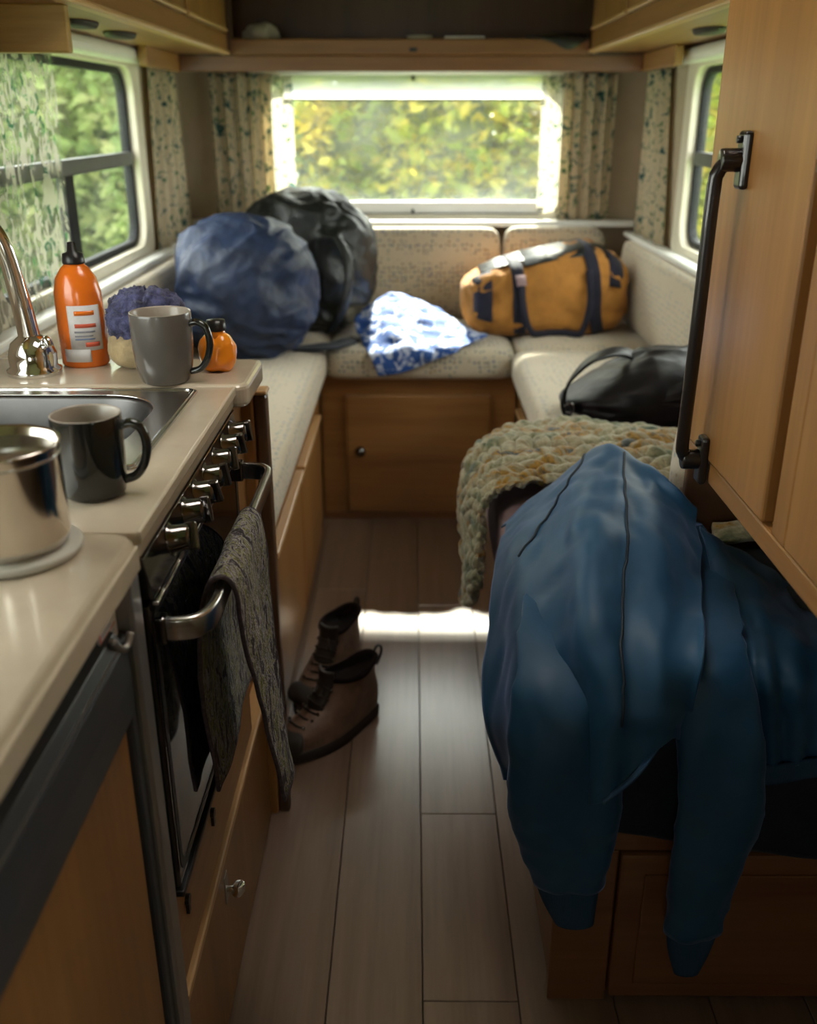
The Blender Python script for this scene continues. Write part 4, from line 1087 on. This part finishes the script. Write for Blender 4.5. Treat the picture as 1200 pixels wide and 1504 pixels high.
make('flap', patch([[(0.50, 2.245, 0.725), (0.57, 2.272, 0.76), (0.65, 2.30, 0.785), (0.71, 2.32, 0.785)], [(0.48, 2.175, 0.70), (0.56, 2.17, 0.72), (0.64, 2.165, 0.745), (0.71, 2.20, 0.75)], [(0.47, 2.150, 0.682), (0.56, 2.138, 0.688), (0.64, 2.134, 0.70), (0.705, 2.17, 0.70)]], 8, 8, lambda p, s, t: 0.006 * noise.noise(p * 18)), 'black_bag', hb, True, solid=0.006)

# knitted blanket ----------------------------------------------------------
cols = [[(0.56, 1.76, 0.640), (0.40, 1.735, 0.655), (0.27, 1.715, 0.662), (0.18, 1.70, 0.652), (0.144, 1.70, 0.618), (0.138, 1.69, 0.545), (0.138, 1.68, 0.465)],
        [(0.57, 1.86, 0.650), (0.43, 1.84, 0.675), (0.29, 1.80, 0.680), (0.185, 1.77, 0.668), (0.138, 1.765, 0.625), (0.130, 1.76, 0.51), (0.131, 1.76, 0.385)],
        [(0.59, 1.97, 0.655), (0.45, 1.96, 0.678), (0.31, 1.94, 0.684), (0.19, 1.89, 0.670), (0.130, 1.865, 0.628), (0.124, 1.87, 0.48), (0.126, 1.87, 0.315)],
        [(0.60, 2.09, 0.632), (0.47, 2.085, 0.650), (0.33, 2.075, 0.666), (0.20, 2.02, 0.656), (0.125, 1.965, 0.618), (0.120, 1.98, 0.45), (0.123, 1.985, 0.265)]]
def kdisp(p, s, t):
    # s runs from the seat to the hanging hem, t across the blanket: chunky plaits
    w1 = noise.noise(p * 8); w2 = noise.noise(p * 8 + Vector((7, 3, 1)))
    a = t * 8 + 0.8 * w1; col = math.floor(a); fa = a - col
    b = s * 21 + (col % 2) * 0.5 + 0.9 * w2
    sl = 0.75 * (fa if col % 2 else 1 - fa)
    fb = (b + sl) - math.floor(b + sl)
    prof = max(0.0, math.sin(math.pi * fa)) ** 0.5
    lp = max(0.0, math.sin(math.pi * fb)) ** 0.7
    k = 0.75 + 0.5 * noise.noise(p * 12)
    return -(0.020 * k * prof * (0.2 + 0.8 * lp) + 0.004 * noise.noise(p * 60) + 0.016 * noise.noise(p * 7))
V, F = patch(cols, 46, 60, kdisp)
# kdisp displaced along the patch normal; make sure it points outwards
cV = [Vector(v) - Vector((0, 0, 0.008)) for v in V]
o = make('knitted_blanket', (cV, F), 'yarn', None, True, solid=0.012, off=0)
tag(o, 'chunky knitted cream and green blanket draped over the seat edge', 'blanket')

# ================================================================== BLUE JACKET
jk = thing('jacket', 'blue satin bomber jacket draped over the end of the bench', 'jacket', (0.30, 1.2, 0.2))
def fold(p, s, t):
    q = Vector((p.x * 13, p.y * 9, p.z * 3.2))
    return 0.007 * noise.noise(q) + 0.008 * (0.4 - abs(noise.noise(q * 1.7 + Vector((5, 0, 0))))) + 0.003 * noise.noise(Vector((p.x * 40, p.y * 30, p.z * 11)))
rows = [[Vector(q) for q in ((0.16, 1.60, 0.612), (0.20, 1.66, 0.615), (0.25, 1.70, 0.618), (0.29, 1.72, 0.62), (0.33, 1.72, 0.62), (0.36, 1.70, 0.62), (0.385, 1.66, 0.618), (0.40, 1.58, 0.616))],
        r_([(745, 772, 1.56), (772, 742, 1.58), (806, 718, 1.585), (848, 684, 1.59), (890, 654, 1.59), (938, 680, 1.52), (982, 710, 1.43), (1016, 742, 1.415)]),
        r_([(732, 800, 1.48), (768, 770, 1.46), (806, 744, 1.45), (850, 708, 1.44), (893, 695, 1.44), (938, 704, 1.43), (985, 735, 1.39), (1024, 772, 1.375)]),
        r_([(722, 860, 1.38), (758, 830, 1.33), (800, 812, 1.29), (850, 780, 1.26), (900, 772, 1.25), (945, 782, 1.25), (990, 806, 1.25), (1032, 838, 1.24)]),
        r_([(712, 950, 1.29), (752, 935, 1.22), (800, 930, 1.15), (850, 920, 1.09), (897, 925, 1.07), (940, 935, 1.065), (985, 950, 1.055), (1034, 950, 1.040)]),
        r_([(709, 1045, 1.22), (746, 1050, 1.14), (800, 1050, 1.066), (850, 1050, 1.062), (903, 1035, 1.015), (940, 1040, 1.012), (985, 1040, 1.025), (1020, 1040, 1.030)]),
        r_([(726, 1105, 1.21), (752, 1120, 1.13), (800, 1120, 1.068), (850, 1120, 1.064), (893, 1110, 1.010), (940, 1095, 1.005), (982, 1065, 1.03), (1016, 1085, 1.085)]),
        r_([(745, 1142, 1.20), (770, 1165, 1.13), (805, 1175, 1.068), (850, 1180, 1.062), (886, 1178, 1.005), (934, 1140, 1.0), (978, 1078, 1.03), (1012, 1110, 1.09)])]
def bfold(p, s, t):
    return fold(p, s, t) + (0.010 * math.sin(s * 21 + 0.6 * math.sin(t * 4)) * min(1, max(0, (t - 0.3) * 3)))
bg_ = patch(rows, 12, 12, bfold)
make('body', bg_, 'satin', jk, True, solid=0.003)
BC = 7 * 12 + 1
def body_pt(r, c, out=0.0025):
    V = bg_[0]; r = int(round(r)); c = int(round(c))
    a = V[r * BC + c + 1] - V[r * BC + c - 1]; b = V[(r + 1) * BC + c] - V[(r - 1) * BC + c]
    n = a.cross(b).normalized()
    if n.y > 0 and n.z < 0.3 or n.z < -0.2: n = -n
    return V[r * BC + c] + n * out
def ropeseam(pts, r=0.0022):
    return tube(spline(pts, 8), r, 8)
def sleeve(name, spec, cuff, depth=0.46, seed=0):
    """spec rows: centre u, half width px, v, y depth"""
    rr = spline(spec, 7); seg = 44
    V, F = [], []
    for i, (u, hw, v, y) in enumerate(rr):
        c = at(u, v, y=y); e = at(u + hw, v, y=y); w = (e - c).length
        for k in range(seg):
            a = 2 * math.pi * k / seg
            q = Vector((w * math.cos(a), w * depth * math.sin(a) + w * depth * 0.2, 0))
            p = c + q
            nn = Vector((math.cos(a), math.sin(a), 0))
            p += nn * (0.009 * noise.noise(Vector((p.x * 24 + seed, p.y * 24, p.z * 5))) + 0.006 * (0.35 - abs(noise.noise(Vector((p.x * 26 + p.z * 9, p.y * 26, p.z * 15 + seed))))) + 0.002 * noise.noise(p * 45)) * min(1, w / 0.04)
            V.append(p)
    n = len(rr)
    for i in range(n - 1):
        for k in range(seg): F.append([i * seg + k, i * seg + (k + 1) % seg, (i + 1) * seg + (k + 1) % seg, (i + 1) * seg + k])
    F += [list(range(seg)), [(n - 1) * seg + k for k in range(seg)]]
    s = make(name, (V, F), 'satin', jk, True)
    rr = spline(cuff, 5); V, F = [], []
    for i, (u, hw, v, y) in enumerate(rr):
        c = at(u, v, y=y); e = at(u + hw, v, y=y); w = (e - c).length
        for k in range(seg):
            a = 2 * math.pi * k / seg
            rb_ = 1 + 0.018 * (1 if k % 2 else -1)
            V.append(c + Vector((w * rb_ * math.cos(a), w * depth * rb_ * math.sin(a) + w * depth * 0.2, 0)))
    n = len(rr)
    for i in range(n - 1):
        for k in range(seg): F.append([i * seg + k, i * seg + (k + 1) % seg, (i + 1) * seg + (k + 1) % seg, (i + 1) * seg + k])
    F += [list(range(seg)), [(n - 1) * seg + k for k in range(seg)]]
    make('cuff', (V, F), 'satin_rib', s, True)
sleeve('sleeve', [(842, 34, 770, 1.50), (838, 50, 820, 1.385), (834, 64, 890, 1.205), (829, 75, 1000, 1.075), (828, 80, 1100, 1.045), (831, 80, 1190, 1.045), (833, 66, 1250, 1.046), (834, 52, 1300, 1.048)],
       [(834, 47, 1294, 1.058), (835, 45, 1306, 1.058), (838, 38, 1330, 1.056), (844, 28, 1358, 1.056)], seed=1)
sleeve('sleeve', [(1018, 12, 770, 1.425), (1030, 26, 810, 1.37), (1040, 40, 870, 1.235), (1046, 54, 960, 1.085), (1056, 63, 1060, 1.045), (1060, 64, 1140, 1.040), (1055, 62, 1220, 1.042), (1036, 52, 1300, 1.046), (1018, 42, 1372, 1.05)],
       [(1018, 38, 1366, 1.054), (1016, 36, 1376, 1.054), (1012, 30, 1400, 1.052), (1008, 18, 1430, 1.052)], seed=5)
make('seam', tube([body_pt(r, 54 - max(0, r - 36) * 0.12) for r in range(16, 66)], 0.0021, 8), 'seam', jk, True)
make('seam', tube([body_pt(11 + 24 * k / 24, 41 - 27 * (k / 24) ** 1.1) for k in range(25)], 0.0024, 8), 'seam', jk, True)
# hem flap with ribbed band
sr = [at(u, v, y=y) for u, v, y in ((886, 1176, 1.0), (934, 1138, 0.996), (977, 1079, 1.026))]
make('hem_band', tube(spline(sr, 8), 0.007, 10, 0.4), 'satin_rib', jk, True)
# right body panel with waistband lying over the seat end
rows = [r_([(1030, 770, 1.39), (1080, 800, 1.365), (1150, 850, 1.31), (1215, 900, 1.24)]),
        r_([(1050, 860, 1.27), (1100, 880, 1.225), (1160, 920, 1.16), (1230, 960, 1.10)]),
        r_([(1075, 960, 1.105), (1120, 980, 1.078), (1170, 1000, 1.066), (1240, 1020, 1.062)]),
        r_([(1090, 1060, 1.075), (1130, 1065, 1.07), (1180, 1065, 1.07), (1240, 1065, 1.07)]),
        r_([(1095, 1128, 1.075), (1135, 1128, 1.072), (1180, 1120, 1.072), (1240, 1112, 1.072)])]
make('side_panel', patch(rows, 12, 12, lambda p, s, t: fold(p, s, t) * 1.4 + 0.006 * math.sin(s * 24 + 3 * t) * t), 'satin', jk, True, solid=0.003)
rows = [r_([(1095, 1124, 1.074), (1135, 1124, 1.070), (1180, 1116, 1.070), (1240, 1108, 1.070)]), r_([(1095, 1152, 1.074), (1135, 1151, 1.071), (1180, 1143, 1.071), (1240, 1134, 1.071)])]
make('waistband', patch(rows, 20, 5), 'satin_rib', jk, True, solid=0.005)

# dark fabric spread on the seat under the jacket --------------------------
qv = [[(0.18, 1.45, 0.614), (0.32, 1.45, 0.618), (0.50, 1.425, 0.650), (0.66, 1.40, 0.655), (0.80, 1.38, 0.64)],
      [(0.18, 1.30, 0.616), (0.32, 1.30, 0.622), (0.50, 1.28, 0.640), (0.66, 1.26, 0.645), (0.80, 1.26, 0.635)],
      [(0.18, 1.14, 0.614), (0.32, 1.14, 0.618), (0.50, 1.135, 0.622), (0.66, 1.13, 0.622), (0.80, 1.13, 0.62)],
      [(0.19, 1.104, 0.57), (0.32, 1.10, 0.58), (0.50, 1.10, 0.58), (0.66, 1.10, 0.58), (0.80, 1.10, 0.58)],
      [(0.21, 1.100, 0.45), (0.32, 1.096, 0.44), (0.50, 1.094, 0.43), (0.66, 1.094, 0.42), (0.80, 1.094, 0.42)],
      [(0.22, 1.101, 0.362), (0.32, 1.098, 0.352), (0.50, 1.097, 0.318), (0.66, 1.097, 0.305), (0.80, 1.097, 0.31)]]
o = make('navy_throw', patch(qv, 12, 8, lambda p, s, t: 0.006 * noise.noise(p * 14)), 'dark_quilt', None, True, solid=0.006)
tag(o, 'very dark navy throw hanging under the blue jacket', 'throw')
o = make('folded_rug', patch([[(0.482, 1.40, 0.668), (0.57, 1.41, 0.674), (0.70, 1.415, 0.674), (0.80, 1.415, 0.672)], [(0.485, 1.432, 0.687), (0.57, 1.436, 0.695), (0.70, 1.436, 0.695), (0.80, 1.436, 0.69)]], 10, 8, lambda p, s, t: 0.005 * noise.noise(p * 40)), 'yarn', None, True, solid=0.012)
tag(o, 'strip of pale green knitted rug by the dark divider board', 'rug')

# things on the rear shelf --------------------------------------------------
o = make('plastic_bag', blob((-0.50, 3.52, 1.535), (0.055, 0.05, 0.042), 50, 30, 0.9, 0.012, 18, 6, flatb=-0.043), 'trivet', None, True)
tag(o, 'crumpled white plastic bag at the end of the dark rear shelf', 'bag')
o = make('small_bowl', lathe((0.02, 3.47, 1.491), [(0.001, 0), (0.020, 0), (0.026, 0.004), (0.042, 0.05), (0.040, 0.05), (0.024, 0.008), (0.001, 0.008)], 30), 'trivet', None, True)
tag(o, 'small pale bowl in the middle of the dark rear shelf', 'bowl')
o = make('paper_stack', join(*[box(0.09 + 0.004 * k, 0.22 + 0.003 * k, 3.42, 3.58, 1.4905 + 0.012 * k, 1.502 + 0.012 * k) for k in range(4)]), 'label_print', bevel=0.001)
tag(o, 'low stack of papers beside the small bowl on the rear shelf', 'papers')
o = make('dark_garment', patch([[(0.40, 3.50, 1.53), (0.46, 3.50, 1.55), (0.53, 3.50, 1.55), (0.57, 3.50, 1.53)], [(0.36, 3.41, 1.535), (0.44, 3.41, 1.538), (0.51, 3.41, 1.538), (0.555, 3.41, 1.537)], [(0.38, 3.381, 1.532), (0.45, 3.378, 1.53), (0.50, 3.378, 1.53), (0.55, 3.380, 1.532)], [(0.43, 3.380, 1.524), (0.47, 3.376, 1.503), (0.50, 3.376, 1.497), (0.545, 3.380, 1.522)]], 8, 8, lambda p, s, t: 0.003 * noise.noise(p * 30)), 'black', None, True, solid=0.005)
tag(o, 'dark garment hanging over the front of the rear shelf', 'clothing')

# ================================================================== OUTSIDE
gr = make('ground', box(-14, 14, -8, 26, -0.62, -0.6), 'grass', kind='structure')
def leaves(n, sample, size, seed):
    rnd = random.Random(seed); V, F = [], []
    for _ in range(n):
        p = Vector(sample(rnd))
        a = Vector((rnd.uniform(-1, 1), rnd.uniform(-1, 1), rnd.uniform(-0.6, 0.6))).normalized()
        b = a.cross(Vector((rnd.uniform(-1, 1), rnd.uniform(-1, 1), rnd.uniform(-1, 1)))).normalized()
        s = size * rnd.uniform(0.6, 1.4); k = len(V)
        V += [p - a * s, p + b * s * 0.5, p + a * s, p - b * s * 0.5]
        F.append([k, k + 1, k + 2, k + 3])
    return V, F
def shrub(name, label, cat, c, rx, ry, h, mat, n, size, seed):
    t = thing(name, label, cat, c)
    c = Vector(c); so = Vector((seed * 2.3, seed, 0))
    def shape(th, zz):
        k = 1 + 0.28 * noise.noise(Vector((math.cos(th) * 1.6, math.sin(th) * 1.6, zz * 2.6)) + so)
        return k * math.sin(math.pi * min(0.98, 0.12 + 0.86 * zz)) ** 0.5
    def sm(r):
        th = r.uniform(0, 6.283); zz = r.random(); k = shape(th, zz) * r.uniform(0.56, 1.06)
        return (c.x + rx * k * math.cos(th), c.y + ry * k * math.sin(th), c.z + h * (0.04 + 0.96 * zz))
    f = make('foliage', leaves(n, sm, size, seed), mat, t, kind='stuff')
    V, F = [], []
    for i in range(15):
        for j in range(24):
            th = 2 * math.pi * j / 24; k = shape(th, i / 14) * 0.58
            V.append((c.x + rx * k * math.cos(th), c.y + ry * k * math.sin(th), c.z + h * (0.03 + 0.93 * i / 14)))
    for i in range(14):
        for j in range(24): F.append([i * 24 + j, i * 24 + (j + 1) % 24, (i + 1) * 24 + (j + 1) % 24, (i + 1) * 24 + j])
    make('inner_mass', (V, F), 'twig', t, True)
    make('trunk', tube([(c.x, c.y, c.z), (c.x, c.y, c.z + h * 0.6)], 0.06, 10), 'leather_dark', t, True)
G0 = -0.6
shrub('hedge_bush', 'yellow green leafy bush seen through the middle of the rear window', 'bush', (0.0, 7.2, G0), 0.95, 0.9, 2.9, 'leaf_y', 12000, 0.055, 1)
shrub('hedge_bush', 'paler yellow green bush seen through the rear window above the duffel', 'bush', (1.5, 7.4, G0), 0.95, 0.9, 2.8, 'leaf_y', 12000, 0.055, 2)
shrub('hedge_bush', 'green bush seen through the rear window behind the backpack', 'bush', (-1.45, 7.3, G0), 0.95, 0.9, 2.8, 'leaf_g', 11000, 0.055, 3)
shrub('tree', 'bright green tree seen through the window beside the sink', 'tree', (-2.55, 8.0, G0), 0.9, 1.0, 3.3, 'leaf_g', 11000, 0.06, 4)
shrub('tree', 'pale green tree seen through the lace curtain', 'tree', (-3.6, 6.9, G0), 0.9, 1.0, 3.0, 'leaf_g', 11000, 0.06, 5)
shrub('tree', 'green tree seen through the window next to the wardrobe', 'tree', (3.0, 7.8, G0), 0.95, 1.0, 3.2, 'leaf_g', 7000, 0.06, 6)
